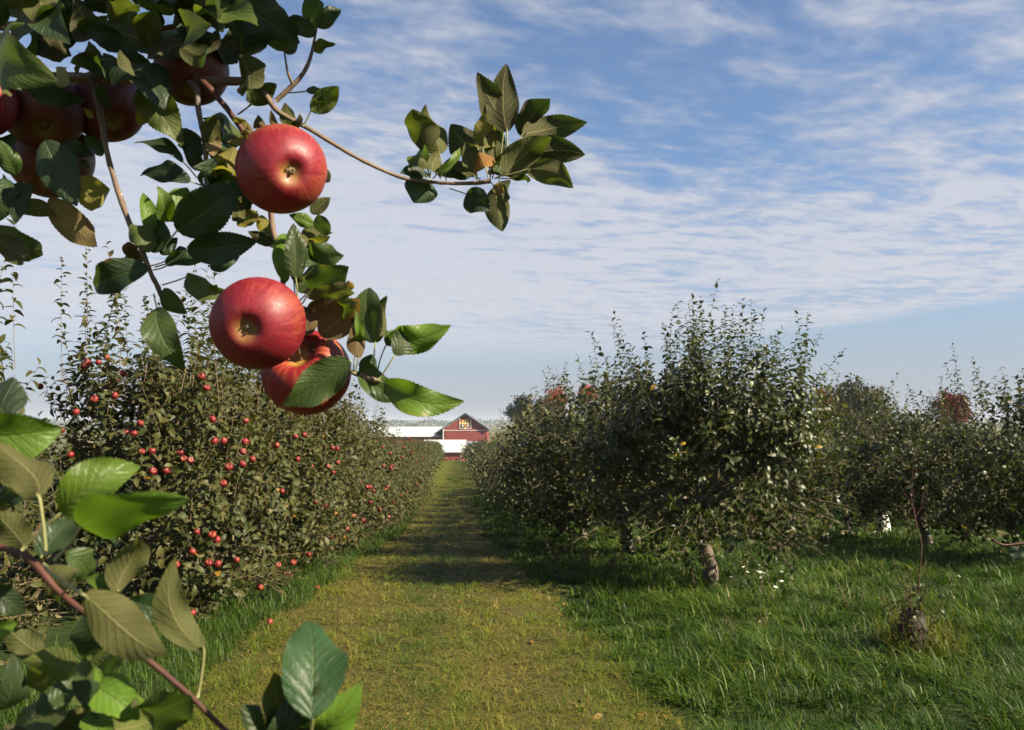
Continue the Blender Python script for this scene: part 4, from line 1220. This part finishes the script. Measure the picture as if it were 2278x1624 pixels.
def world_pts(lat, al):
    xy = al[:, None] * RD + lat[:, None] * RP
    z = ground_z(al) + np.where(al < 60, (vnoise(xy[:, 0] * 1.7, xy[:, 1] * 1.7, 3) - .5) * .05 + (vnoise(xy[:, 0] * .5, xy[:, 1] * .5, 4) - .5) * .06, 0)
    return np.concatenate([xy, z[:, None] - .008], 1)


def edge_r(al): return np.interp(al, [5.5, 8.5, 13, 18, 30], [1.25, 1.0, .68, .6, .62]) + .28 * (vnoise(al * .9, al * 0, 31) - .5) + .22 * (vnoise(al * 2.7, al * 0, 32) - .5)
def edge_l(al): return np.interp(al, [6, 9, 14, 20, 40], [-1.66, -1.55, -1.18, -1.0, -.8]) + .25 * (vnoise(al * .8, al * 0, 33) - .5) + .16 * (vnoise(al * 2.9, al * 0, 34) - .5)


mb = MB()
tl, ta = scatter(50, 1.3, 3.0, 36, .6, 24)
keep = tl > edge_r(ta) + .03
tl, ta = tl[keep], ta[keep]
nb = 34
rad = .045 + .05 * rng.random(len(tl)) * (np.maximum(ta, 6) / 6) ** .5
ang = rng.random((len(tl), nb)) * 6.283; rr_ = np.sqrt(rng.random((len(tl), nb))) * rad[:, None] * 1.6
lat = (tl[:, None] + rr_ * np.cos(ang)).ravel(); al = (ta[:, None] + rr_ * np.sin(ang)).ravel()
az = (ang + ROW * 0 + rng.normal(size=ang.shape) * .7).ravel()
wind = vnoise(lat * .8, al * .8, 41) * 6.0
az = np.where(rng.random(len(az)) < .18, wind, np.where(rng.random(len(az)) < .3, rng.random(len(az)) * 6.283, az))
th_ = np.repeat(.55 + 1.0 * rng.random(len(tl)) ** 1.6, nb)
clump = vnoise(lat * 1.3, al * 1.3, 11); N = len(lat)
ttn = np.repeat(rng.normal(size=len(tl)) * .14, nb)
h = (.085 + .085 * clump) * th_ * rng.uniform(.55, 1.35, N) * np.clip((lat - edge_r(al)) * 2.5 + .55, .5, 1)
blades(mb, world_pts(lat, al), h, .0078 * (np.maximum(al, 5) / 6) ** .75 * rng.uniform(.5, 1.6, N), rng.uniform(.25, 1.7, N),
       np.clip(.38 + .25 * (clump - .5) + ttn + rng.normal(size=N) * .16 + (rng.random(N) < .03) * .6, 0, 1), az=az)
tag(mb.build('tall_grass', M_tall), 'lush uncut green grass under the right rows', kind='stuff')
mb = MB()
lat, al = scatter(1700, 1.4, 3.0, 40, -2.9, -1.1)
keep = lat < edge_l(al); lat, al = lat[keep], al[keep]; N = len(lat)
h = rng.uniform(.06, .2, N) * (.6 + .6 * vnoise(lat * 2, al * 2, 13))
blades(mb, world_pts(lat, al), h, .005 * (np.maximum(al, 5) / 6) ** .75 * rng.uniform(.6, 1.5, N), rng.uniform(.2, 1.2, N), np.clip(.35 + rng.normal(size=N) * .18, 0, 1))
tag(mb.build('tall_grass', M_tall), 'fringe of uncut green grass at the foot of the left row', kind='stuff')
mb = MB()
tl, ta = scatter(240, 1.45, 3.0, 50, -1.95, 1.55)
keep = (tl < edge_r(ta) + .05) & (tl > edge_l(ta) - .05) & (rng.random(len(tl)) < .10 + 1.5 * vnoise(tl * 3.4, ta * 3.4, 19) ** 1.6)
tl, ta = tl[keep], ta[keep]
nb = 14
sc_ = (np.maximum(ta, 6) / 6) ** .5
ang = rng.random((len(tl), nb)) * 6.283; rr_ = np.sqrt(rng.random((len(tl), nb))) * (.05 * sc_)[:, None]
lat = (tl[:, None] + rr_ * np.cos(ang)).ravel(); al = (ta[:, None] + rr_ * np.sin(ang)).ravel(); N = len(lat)
g = vnoise(lat * 1.4, al * .9, 15) * .55 + vnoise(lat * 5, al * 4, 16) * .45
strip = np.exp(-((lat + .25) / .3) ** 2) * .42           # greener hump between the wheel tracks
th_ = np.repeat(.5 + 2.2 * rng.random(len(tl)) ** 4, nb)
trk = np.exp(-((lat + .95) / .2) ** 2) + np.exp(-((lat - .42) / .2) ** 2)
h = (.030 + .03 * (1 - g)) * (1 - .35 * trk) * th_ * rng.uniform(.5, 1.5, N)
az = np.where(rng.random(N) < .5, ang.ravel() + rng.normal(size=N) * .6, 1.3 + rng.normal(size=N) * .9)
blades(mb, world_pts(lat, al), h, .0050 * (np.maximum(al, 5) / 6) ** .8 * rng.uniform(.6, 1.5, N), rng.uniform(.4, 2.2, N),
       np.clip(.62 * g + .06 - strip + .26 * trk + np.repeat(rng.normal(size=len(tl)) * .13, nb) + rng.normal(size=N) * .12, 0, 1), n=3, az=az)
# cut stalks lying flat
lat, al = scatter(1100, 1.7, 3.0, 26, -1.8, 1.45)
keep = (lat < edge_r(al)) & (lat > edge_l(al)) & (rng.random(len(lat)) < vnoise(lat * 2.3, al * 2.3, 18) * 1.3); lat, al = lat[keep], al[keep]; N = len(lat)
p = world_pts(lat, al); p[:, 2] += rng.uniform(.008, .035, N)
blades(mb, p, rng.uniform(.02, .035, N), .0045 * (np.maximum(al, 5) / 6) ** .7 * rng.uniform(.6, 1.3, N), rng.uniform(2.0, 5.5, N), np.clip(.8 + rng.normal(size=N) * .15, .4, 1), n=3)
tag(mb.build('mown_grass', M_mown), 'short yellowish mown grass with dry clippings on the alley', kind='stuff')

# leaves dropped on the alley, and dry stalks round the stump
n = 420
lat = rng.uniform(-1.7, 1.3, n); al = 3.5 + 20 * rng.random(n) ** 1.3
p = world_pts(lat, al); p[:, 2] += rng.uniform(.02, .045, n)
mb = MB(); emit_leaves(mb, p, rng.normal(size=(n, 3)) * (1, 1, .2), rng.normal(size=(n, 3)) * .35 + (0, 0, 1), rng.uniform(.04, .075, n), rng.choice([.3, .9, .98, 1.0], n), 1)
tag(mb.build('fallen_leaves', M_leaf), 'brown and yellow apple leaves dropped on the mown grass', kind='stuff')
n = 620
r_ = .03 + .30 * rng.random(n) ** .8; a_ = rng.random(n) * 6.283
p = np.stack([st.x + r_ * np.cos(a_) + .06, st.y + r_ * np.sin(a_), np.full(n, st.z - .02)], -1)
mb = MB(); blades(mb, p, rng.uniform(.14, .55, n) * (1.15 - 1.6 * r_), rng.uniform(.003, .008, n), rng.uniform(.1, .9, n), np.clip(.55 + rng.normal(size=n) * .3, 0, 1))
tag(mb.build('dry_grass', M_mown), 'wispy brownish grass and stalks round the stump', kind='stuff')

# weeds: broad-leaved plants standing in the grass
def weed(h, nsh, seed):
    S = Shoots()
    for k in range(nsh):
        S.shoot((rng.normal() * .05, rng.normal() * .05, 0), (rng.normal() * .3, rng.normal() * .3, 1), h * rng.uniform(.6, 1.1), .055, .035, tint=.18, start=.1, el=(10, 40))
    mb_ = MB(); S.emit(mb_, 1); return mb_.build('weed', [M_leafR, M_stem])


wp = [weed(.35, 6, 1), weed(.22, 7, 2)]
wl = ((1.75, 12.6), (1.95, 11.8), (1.5, 13.4), (1.8, 9.8), (2.0, 10.3), (3.3, 9.5), (3.6, 10.4), (2.6, 7.0), (3.7, 7.6), (2.35, 9.4), (1.5, 15.2), (4.4, 10.8), (2.2, 6.6), (4.6, 8.2), (1.75, 10.9), (2.9, 11.6), (1.45, 11.8), (3.0, 8.0), (5.0, 12.4), (3.9, 12.6)   , (8.55, 16.9), (8.95, 17.0))
for i, (a, b) in enumerate(wl):
    o = wp[i] if i < 2 else wp[i % 2].copy()
    if i >= 2: COL.objects.link(o)
    o.location = row(a, b); o.rotation_euler = (0, 0, random.random() * 6); s = random.uniform(.7, 1.1) if a < 6 else 1.75; o.scale = (s, s, s)
    tag(o, 'low broad leaved weed standing in the grass under the right trees' if a < 6 else 'tall leafy weed in front of the white tree guard', 'weed', 'weeds under the right trees' if a < 6 else 'weeds before the tree guard')

# white flowers in the grass right of the first trunk
M_petal = simple('white petals', (.78, .77, .70), .7, .04, 90)
mb = MB()
mb.tube([(0, 0, 0), (.005, 0, .1), (0, .003, .19)], [.0012, .001, .001], 4, 1)
for k in range(9):
    a = k * .698; c, s = math.cos(a), math.sin(a)
    mb.add([(0, 0, .19), (.010 * c + .005 * s, .010 * s - .005 * c, .197), (.019 * c, .019 * s, .196), (.010 * c - .005 * s, .010 * s + .005 * c, .197)], [(0, 1, 2, 3)])
fl0 = mb.build('flower', [M_petal, M_stem])
fz = [(1440, 545), (1490, 535), (1510, 515), (1545, 528), (1640, 540), (1395, 625), (1580, 590), (1650, 608), (1720, 578), (1760, 650), (1440, 575), (1655, 690), (1500, 560), (1600, 565), (1420, 600), (1475, 650), (1540, 500)]
for i, (zx, zy) in enumerate(fz):
    o = fl0 if i == 0 else fl0.copy()
    if i: COL.objects.link(o)
    px, py = 1254 + zx * .2753, 1111.5 + zy * .2753
    v = ray(px, py); tt = 8.0
    for it in range(20):
        p = CAM + v * tt; al__ = p.x * RD[0] + p.y * RD[1]
        tt *= (1.6 - .2 - float(ground_z(al__))) / max(.01, 1.6 - p.z)
    o.location = (p.x, p.y, p.z - .19); o.rotation_euler = (random.uniform(.1, .5), random.uniform(-.3, .3), random.random() * 6); o.scale = (1.2, 1.2, 1.0)
    tag(o, 'small white flower in the grass right of the tallest apple tree trunk', 'flower', 'white flowers in the right grass')

# white guard round a trunk of the far rows, seen between leaves
gd = row(8.1, 14)
GD = thing('tree_guard', 'white tree guard showing between the dark leaves of the second right row', 'tree guard', row(9.45, 18.0, -.03))
mb = MB()
k_ = [(0.06, 0, 0), (.045, 0, .19), (0, 0, .42), (-.05, 0, .66)]
mb.tube(k_, [.15, .13, .125, .12], 14, wob=.05)
mb.build('sleeve', simple('white plastic', (.80, .80, .74), .5, .03, 9), GD)
mb = MB(); mb.tube([(.04, 0, -.1), (0, 0, .35), (-.06, 0, .95)], [.03, .025, .012], 8); mb.build('stake', M_bark, GD)

# twig that reaches in at the right edge, from a tree outside the picture
OT = thing('apple_branch', 'dark leafy twig poking in at the right edge above the grass', 'branch', at(2460, 1225, 1.9))
branch_part(OT, 'twig', [(2460, 1225, 1.9), (2330, 1206, 1.9), (2278, 1208, 1.9), (2230, 1212, 1.9), (2198, 1190, 1.9)], [.005, .0045, .0036, .0025, .0012], M_redtwig)
def ol(b, t, r, s, c): hero_leaf(OT, at(*b, 1.9), at(*t, 1.88), r, s, 10, col=c, pet=at(b[0] + 8, 1211, 1.9))
ol((2268, 1212), (2256, 1245), .8, 'u', DARK); ol((2246, 1188), (2214, 1184), .3, 'd', OLIVE); ol((2270, 1190), (2300, 1160), .5, 'u', GREEN)
ol((2310, 1200), (2330, 1150), .5, 'd', GREEN); ol((2330, 1215), (2345, 1275), .5, 'u', DARK); ol((2290, 1212), (2310, 1262), .5, 'u', DARK)
oth = get(protoR, 0, 2)
place(oth, 3.2, .95, 2.0, 'apple tree standing beside the viewer outside the right edge of the photo', RG, 1.0)

# ------------------------------------------------------------------ barns
def boards(name, col):
    m, t, b, o = mat(name)
    co_ = t.n('TexCoord').outputs['Object']
    s = t.n('SeparateXYZ', [co_]).outputs
    fr = t.m('FRACT', t.m('MULTIPLY', t.m('ADD', s[0], s[1]), 3.3))
    gap = t.mr(t.m('ABSOLUTE', t.m('SUBTRACT', fr, .5)), .46, .5)
    nz = t.noise(t.n('Mapping', {'Vector': co_, 'Scale': (3, 3, .4)}).outputs[0], 2.0, 4.0, .6)
    c = t.mix(nz, tuple(a * .8 for a in col) + (1,), tuple(a * 1.2 for a in col) + (1,))
    c = t.mix(t.m('MULTIPLY', gap, .5), c, tuple(a * .4 for a in col) + (1,))
    t.t.links.new(c, b.inputs['Base Color']); b.inputs['Roughness'].default_value = .75
    bn = t.n('Bump', {'Strength': .4, 'Distance': .02, 'Height': gap}); bn.invert = True; t.t.links.new(bn.outputs[0], b.inputs['Normal'])
    return m


M_red = boards('red painted boards', (.20, .034, .029))
M_white = simple('white paint', (.78, .77, .73), .6, .03, 3)
M_metal = simple('white roof metal', (.36, .41, .42), .5, .05, 1.5)
M_roofw = simple('bright white roof', (.50, .50, .48), .6, .03, 1.0)
M_slate = simple('grey blue shingles', (.10, .115, .15), .75, .15, 4)
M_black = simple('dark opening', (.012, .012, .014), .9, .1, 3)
M_gold = simple('gold quilt paint', (.80, .46, .07), .6, .05, 3)
M_cream = simple('cream quilt paint', (.82, .66, .34), .6, .05, 3)
M_brn = simple('brown quilt paint', (.36, .13, .03), .6, .05, 3)
M_bluep = simple('pale blue quilt paint', (.45, .50, .58), .6, .05, 3)
M_grn = simple('green quilt paint', (.12, .17, .06), .6, .05, 3)


def prism(mb, poly, y0, y1, mi=0):
    """extrude an xz polygon (even count, convex) along y; quads only"""
    n = len(poly)
    a = np.array([(x, y0, z) for x, z in poly]); b = np.array([(x, y1, z) for x, z in poly])
    f = [(i, (i + 1) % n, (i + 1) % n + n, i + n) for i in range(n)]
    for q in range(n // 2 - 1):
        c = (q, q + 1, n - 2 - q, n - 1 - q)
        f.append(c[::-1]); f.append(tuple(x + n for x in c))
    mb.add(np.concatenate([a, b]), f, .5, mi)


def bar(mb, x0, z0, x1, z1, y, wd, th=.08, mi=0):
    dx, dz = x1 - x0, z1 - z0; l = math.hypot(dx, dz)
    rot = Matrix.Rotation(-math.atan2(dz, dx), 4, 'Y')
    mb.box(((x0 + x1) / 2, y, (z0 + z1) / 2), (l, th, wd), mi, rot)


def barn():
    Y = 200.0; s = Y / F
    X = lambda zx: ((1420 + zx * .2283) * .57 - 1139) * s * 1.0
    Zc = lambda zy: 1.6 - ((1590 + zy * .2283) * .57 - 945) * s
    g = float(ground_z(Y)) - .4
    xc = X(1735)
    B = thing('barn', 'red gabled barn with white trim and a quilt pattern on its gable, beyond the alley', 'barn', (xc, Y, g))
    x0, x1 = X(1365) - xc, X(2108) - xc
    ap = Zc(118) - g; ev = Zc(365) - g
    ridge_slope = (Zc(105) - Zc(455)) / (X(1735) - X(1210))
    mb = MB(); prism(mb, [(x0, 0), (x1, 0), (x1, ap - ridge_slope * x1), (0.001, ap), (-.001, ap), (x0, ap + ridge_slope * x0)], 0, 15)
    mb.build('wall', M_red, B, smooth=False)
    for sx, lo in ((-1, X(1210) - xc), (1, X(2145) - xc)):
        mb = MB()
        z1 = ap + .12; z0 = ap + .12 - ridge_slope * abs(lo)
        P = np.array([(0, -.7, z1), (lo, -.7, z0), (lo, 15.4, z0), (0, 15.4, z1)])
        Q = P + (0, 0, .28)
        mb.add(np.concatenate([P, Q]), [(0, 1, 2, 3), (7, 6, 5, 4), (0, 4, 5, 1), (1, 5, 6, 2), (2, 6, 7, 3), (3, 7, 4, 0)] if sx < 0 else
               [(3, 2, 1, 0), (4, 5, 6, 7), (1, 5, 4, 0), (2, 6, 5, 1), (3, 7, 6, 2), (0, 4, 7, 3)])
        mb.build('roof', M_slate, B, smooth=False)
    def part(name, m, *bars):
        mb = MB()
        for b_ in bars: bar(mb, *b_)
        return mb.build(name, m, B, smooth=False)
    part('belt_trim', M_white, (x0, Zc(393) - g, x1, Zc(390) - g, -.05, .11))
    part('corner_trim', M_white, (x0 - .02, 0, x0 - .02, ev + .1, -.06, .2))
    part('downspout', M_black, (X(1386) - xc, 1, X(1386) - xc, Zc(400) - g, -.05, .1))
    part('rake_trim', M_white, (x0, ap + ridge_slope * x0 + .05, -1.2, ap - 1.2 * ridge_slope + .05, -.06, .22))
    mb = MB(); mb.box((X(1383) - xc + .05, -.03, (Zc(400) - g) / 2), (.12, .05, Zc(400) - g)); 
    # quilt: white outline and a diamond of painted squares
    qx = X(1738) - xc; qz = Zc(272) - g; hw = (X(1835) - X(1643)) / 2
    q0, q1 = Zc(360) - g, Zc(190) - g
    QT = bpy.data.objects.new('barn_quilt', None); COL.objects.link(QT); QT.parent = B; QT.location = (qx, -.1, qz)
    for nm, bb in (('quilt_frame', (-hw, q0 - qz, hw, q0 - qz, 0, .10)), ('quilt_frame', (-hw, q0 - qz + .06, -hw, q1 - qz, 0, .10)), ('quilt_frame', (hw, q0 - qz + .06, hw, q1 - qz - .1, 0, .10))):
        mb = MB(); bar(mb, *bb); mb.build(nm, M_white, QT, smooth=False)
    c = (X(1845) - X(1630)) / 2 / 5     # half diagonal of one square
    me = {}
    def diamond(m):
        if m.name not in me:
            mb_ = MB(); k = c * .97
            mb_.add([(0, -.03, -k), (k, -.03, 0), (0, -.03, k), (-k, -.03, 0), (0, .02, -k), (k, .02, 0), (0, .02, k), (-k, .02, 0)],
                    [(0, 1, 2, 3), (0, 4, 5, 1), (1, 5, 6, 2), (2, 6, 7, 3), (3, 7, 4, 0)])
            o_ = mb_.build('patch', m, QT, smooth=False); me[m.name] = o_; return o_
        o_ = me[m.name].copy(); COL.objects.link(o_); return o_
    for i in range(5):
        for j in range(5):
            if i == 4 and j == 4: continue
            x = (i - j) * c; z = (i + j - 4) * c
            low_ = i + j
            m = (M_cream, M_brn)[(i + j) % 2] if (i + j) >= 4 else (M_gold if low_ == 0 else (M_grn if low_ == 1 else M_bluep))
            if (i + j) % 2 == 0 and (i + j) >= 4 and (i * j) % 2 == 0: m = M_gold if i != j else M_cream
            if low_ == 2 and i == 1: m = M_brn
            if low_ == 3: m = M_brn if i in (1, 2) else M_grn
            if low_ == 5: m = M_brn
            diamond(m).location = (x, 0, z)
    # wing with the white metal roof
    Yw = 206.0; sw = Yw / F
    Xw = lambda zx: ((1420 + zx * .2283) * .57 - 1139) * sw
    gw = g
    wx0, wx1 = Xw(85), Xw(1385)
    Wg = thing('barn_wing', 'long low red barn wing with a white metal roof, left of the gabled barn', 'barn', ((wx0 + wx1) / 2, Yw, gw))
    hl = (wx1 - wx0) / 2
    ez = 1.6 - ((1590 + 490 * .2283) * .57 - 945) * sw - gw; rz_ = 1.6 - ((1590 + 330 * .2283) * .57 - 945) * (Yw + 5.5) / F - gw
    mb = MB(); mb.box((0, 5.5, ez / 2 - .05), (2 * hl - .5, 10.8, ez - .1)); mb.build('wall', M_red, Wg, smooth=False)
    for k, (ya, yb, za, zb) in enumerate(((-.3, 5.5, ez, rz_), (5.5, 11.3, rz_, ez))):
        n = 48; xs = np.linspace(-hl, hl, n * 4 + 1)
        lift = np.where(np.arange(len(xs)) % 4 < 1, .07, 0.0)
        P = np.concatenate([np.stack([xs, np.full_like(xs, y_), z_ + lift], -1) for y_, z_ in ((ya, za), (yb, zb))])
        m_ = len(xs); i = np.arange(m_ - 1)
        f = np.stack([i, i + 1, i + 1 + m_, i + m_], -1)
        mb = MB(); mb.add(P, f); mb.build('roof', M_metal, Wg, smooth=False)
    mb = MB(); mb.box((0, -.32, ez - .07), (2 * hl, .08, .16)); mb.build('eave_trim', M_white, Wg, smooth=False)
    # shed in front
    Ys = 170.0; ss = Ys / F
    Xs = lambda zx: ((1420 + zx * .2283) * .57 - 1139) * ss
    Zs = lambda zy, yy: 1.6 - ((1590 + zy * .2283) * .57 - 945) * yy / F
    gs = float(ground_z(Ys)) - .3
    sx0, sx1 = Xs(1010), Xs(1742)
    Sh = thing('shed', 'small red shed with a bright white roof at the end of the alley', 'shed', ((sx0 + sx1) / 2, Ys, gs))
    hl = (sx1 - sx0) / 2
    ez = Zs(757, Ys - .4) - gs; rz_ = Zs(552, Ys + 3.2) - gs
    mb = MB(); mb.box((0, 3.2, ez / 2 - .03), (2 * hl - .25, 6.2, ez - .06)); mb.build('wall', M_red, Sh, smooth=False)
    for ya, yb, za, zb in ((-.4, 3.2, ez, rz_), (3.2, 6.8, rz_, ez)):
        mb = MB()
        P = np.array([(-hl, ya, za), (hl, ya, za), (hl, yb, zb), (-hl, yb, zb)])
        mb.add(np.concatenate([P, P - (0, 0, .12)]), [(0, 1, 2, 3), (7, 6, 5, 4), (0, 4, 5, 1), (1, 5, 6, 2), (2, 6, 7, 3), (3, 7, 4, 0)])
        mb.build('roof', M_roofw, Sh, smooth=False)
    mb = MB(); prism(mb, [(hl - .16, 0), (hl - .1, 0), (hl - .1, ez), (hl - .16, ez)], .2, 6.2); mb.build('end_wall', M_red, Sh, smooth=False)
    mb = MB(); mb.box((hl - .15, .05, ez / 2), (.13, .1, ez - .1)); mb.build('corner_trim', M_white, Sh, smooth=False)
    # lean-to right of the shed
    Yl = 176.0; s2 = Yl / F
    Xl = lambda zx: ((1420 + zx * .2283) * .57 - 1139) * s2
    gl = float(ground_z(Yl)) - .3
    lx0, lx1 = Xl(1752), Xl(1990)
    Lt = thing('lean_to', 'grey roofed lean-to with dark openings, between the white roofed shed and the trees', 'shed', ((lx0 + lx1) / 2, Yl, gl))
    hl = (lx1 - lx0) / 2
    ez = Zs(680, Yl) - gl; rz_ = Zs(577, Yl + 3) - gl
    mb = MB(); P = np.array([(-hl, -.3, ez), (hl, -.3, ez), (hl, 3.2, rz_), (-hl, 3.2, rz_)])
    mb.add(np.concatenate([P, P - (0, 0, .15)]), [(0, 1, 2, 3), (7, 6, 5, 4), (0, 4, 5, 1), (1, 5, 6, 2), (2, 6, 7, 3), (3, 7, 4, 0)]); mb.build('roof', simple('grey roof metal', (.22, .24, .28), .35, .1, 2), Lt, smooth=False)
    mb = MB(); mb.box((0, 1.6, ez / 2 - .1), (2 * hl - .2, 2.6, ez - .2)); mb.build('wall', M_black, Lt, smooth=False)  # solid box, near-black colour paints the shade inside the openings
    mb = MB()
    for xa, za, xb, zb in ((-hl + .1, ez - .45, hl, ez - .45), (-hl + 1.55, ez - .4, -hl + 1.55, ez - 1.6)): bar(mb, xa, za, xb, zb, .2, .09)
    mb.build('opening_frame', M_white, Lt, smooth=False)
    mb = MB(); P = np.array([(-hl - .1, -1.6, ez - 2.15), (hl * .4, -1.6, ez - 1.9), (hl * .4, .2, ez - 1.1), (-hl - .1, .2, ez - 1.75)])
    mb.add(np.concatenate([P, P - (0, 0, .08)]), [(0, 1, 2, 3), (7, 6, 5, 4), (0, 4, 5, 1), (1, 5, 6, 2), (2, 6, 7, 3), (3, 7, 4, 0)]); mb.build('canopy', simple('tan canvas', (.48, .38, .28), .8, .06, 3), Lt, smooth=False)
    # orange red snow fence and the white post
    Yf = 158.0; sf = Yf / F
    Xf = lambda zx: ((1420 + zx * .2283) * .57 - 1139) * sf
    gf = float(ground_z(Yf))
    fx0, fx1 = Xf(1190), Xf(1780)
    Fn = thing('fence', 'low orange red barrier fence in front of the red shed', 'fence', ((fx0 + fx1) / 2, Yf, gf))
    hl = (fx1 - fx0) / 2; ht = Zs(860, Yf) - gf
    mb = MB(); mb.box((0, 0, ht / 2 - .05), (2 * hl, .04, ht)); mb.build('panel', simple('orange red mesh', (.42, .085, .045), .7, .2, 2.5), Fn, smooth=False)
    mb = MB(); mb.box((0, -.03, ht - .04), (2 * hl, .05, .09)); mb.build('top_rail', simple('orange band', (.62, .20, .12), .7, .1, 2), Fn, smooth=False)
    for k in range(7):
        mb = MB(); mb.box((-hl + k * 2 * hl / 6, .05, ht / 2), (.07, .05, ht + .15)); mb.build('post', M_red, Fn, smooth=False)
    mb = MB(); P0 = (Xf(1668), Yf - .4, gf - .1); mb.tube([(0, 0, 0), (-.05, 0, .8), (-.1, 0, Zs(797, Yf) - gf + .1)], [.09, .09, .085], 8)
    o = mb.build('post', M_white); o.location = P0; tag(o, 'slightly leaning white post in front of the orange red fence', 'post')


barn()

# ------------------------------------------------------------------ trees beyond the orchard
def far_tree(px, py_top, r_px, dist_, cols, label, bare=False, tall=1.0, under=None, n=6000):
    gz = float(ground_z(dist_)) - .5
    under = cols[1][1] if cols else (.1, .1, .1)
    top = at(px, py_top, dist_).z
    rad = r_px / F * dist_
    x = at(px, py_top, dist_).x
    H = top - gz
    t = thing('deciduous_tree', label, 'tree', (x, dist_, gz), group='trees beyond the orchard')
    tr = MB()
    tr.tube(limb_path((0, 0, 0), (0, 0, H * .75), 0, 6, rad * .02), np.linspace(rad * .09, rad * .03, 6), 8)
    ends = []
    cz = H - rad * tall
    for k in range(26 if bare else 12):
        a = k * 2.4; e = rng.uniform(-.2, 1)
        q = (rad * .85 * math.cos(a) * math.sqrt(1 - max(0, e) ** 2), rad * .85 * math.sin(a) * math.sqrt(1 - max(0, e) ** 2), cz + rad * tall * e * .9)
        P = limb_path((0, 0, H * rng.uniform(.3, .6)), q, 0, 6, rad * .04)
        tr.tube(P, np.linspace(rad * .03, rad * .008, 6), 5, caps=False); ends.append(P[-1])
        if bare:
            for j in range(7):
                b0 = P[rng.integers(3, 6)]
                tr.tube(limb_path(b0, b0 + rng.normal(size=3) * rad * .22 + (0, 0, rad * .2), 0, 4, rad * .02), np.linspace(rad * .008, rad * .003, 4), 4, caps=False)
    tr.build('trunk', M_bark, t)
    if cols:
        K = 60
        cen = rng.normal(size=(K, 3)); cen /= np.linalg.norm(cen, axis=1)[:, None]
        cen *= (rng.random(K) ** .4)[:, None] * .8
        w_ = rng.integers(0, K, n)
        p = cen[w_] + rng.normal(size=(n, 3)) * .13
        p = p * np.array((rad, rad, rad * tall)) + np.array((0, 0, cz))
        dv = rng.normal(size=(n, 3)); nv = rng.normal(size=(n, 3)) + (0, 0, 1.2)
        mb = MB(); emit_leaves(mb, p, dv, nv, rad * rng.uniform(.08, .16, n), np.clip((rng.random(K)[w_] * .5 + rng.random(n) * .5), 0, 1), 2)
        o = mb.build('crown', [leaf_mat('autumn foliage', cols, under, .12, rough=.8, spec=.05), M_stem], t); o['kind'] = 'stuff'
    return t


gd_ = [(0, (.006, .013, .005)), (.5, (.014, .026, .010)), (1, (.028, .044, .016))]
gs = [(0, (.012, .022, .012)), (.5, (.028, .045, .022)), (1, (.055, .07, .03))]
far_tree(1160, 878, 40, 150, gd_, 'dark green round tree right of the red barn')
far_tree(1207, 886, 28, 140, [(0, (.06, .04, .03)), (.5, (.11, .07, .045)), (1, (.14, .09, .06))], 'brownish thinning tree beside the dark green round tree')
far_tree(1240, 832, 36, 120, None, 'bare pale branched tree behind the right apple row', bare=True)
far_tree(1238, 858, 30, 115, [(0, (.20, .03, .02)), (.5, (.42, .06, .035)), (1, (.55, .12, .05))], 'red leaved tree below the bare branches', n=4500)
far_tree(1308, 852, 26, 100, [(0, (.30, .03, .02)), (.5, (.58, .06, .035)), (1, (.65, .11, .05))], 'bright red tree showing between the orchard crowns', n=4500)
far_tree(1826, 862, 26, 80, [(0, (.12, .05, .02)), (.5, (.24, .085, .025)), (1, (.42, .15, .03))], 'orange leaved tree behind the tallest apple tree', n=4500)
far_tree(1905, 842, 78, 90, [(0, (.05, .06, .03)), (.5, (.09, .095, .045)), (1, (.13, .12, .06))], 'grey green tree right of the tallest apple tree')
far_tree(2116, 862, 46, 75, [(0, (.07, .018, .018)), (.5, (.15, .035, .03)), (1, (.22, .06, .04))], 'purple red tree rising over the second right row')
# tree line on the plain
M_line = leaf_mat('distant foliage', gs, (.1, .12, .08), .1)
mb = MB(); n = 9000
x = rng.uniform(-900, 1100, n); yb = 1250 + 60 * vnoise(x / 60, x * 0, 44); tl = 4 + 9 * vnoise(x / 25, x * 0, 45)
z = ground_z(yb) + tl * rng.random(n) ** .7
emit_leaves(mb, np.stack([x, yb + rng.normal(size=n) * 8, z], -1), rng.normal(size=(n, 3)), rng.normal(size=(n, 3)), rng.uniform(2, 4.5, n), rng.random(n), 2)
tag(mb.build('treeline', M_line), 'distant line of dark trees across the plain', kind='stuff')
hp = at(1112, 956, 700)
HS = thing('farmhouse', 'tiny white farmhouse far off on the plain, right of the barn', 'house', (hp.x, 700, float(ground_z(700))))
mb = MB(); hz = 1.6 - 6 * 700 / F - float(ground_z(700)); mb.box((0, 0, hz / 2), (3.4, 6, hz)); mb.build('wall', M_white, HS, smooth=False)
mb = MB(); prism(mb, [(-1.9, hz), (1.9, hz), (.05, hz + 1.6), (-.05, hz + 1.6)], -3.2, 3.2); mb.build('roof', M_slate, HS, smooth=False)

HAZE = 0.0002
if HAZE:
    m = bpy.data.materials.new('haze'); m.use_nodes = True
    nt = m.node_tree; nt.nodes.remove(nt.nodes['Principled BSDF'])
    pv = nt.nodes.new('ShaderNodeVolumePrincipled'); pv.inputs['Density'].default_value = HAZE
    pv.inputs['Color'].default_value = (.80, .88, 1.0, 1)
    nt.links.new(pv.outputs[0], nt.nodes['Material Output'].inputs['Volume'])
    mb = MB(); mb.box((0, 1900, 9), (9000, 6600, 36)); o = mb.build('haze', m, smooth=False); tag(o, kind='stuff')
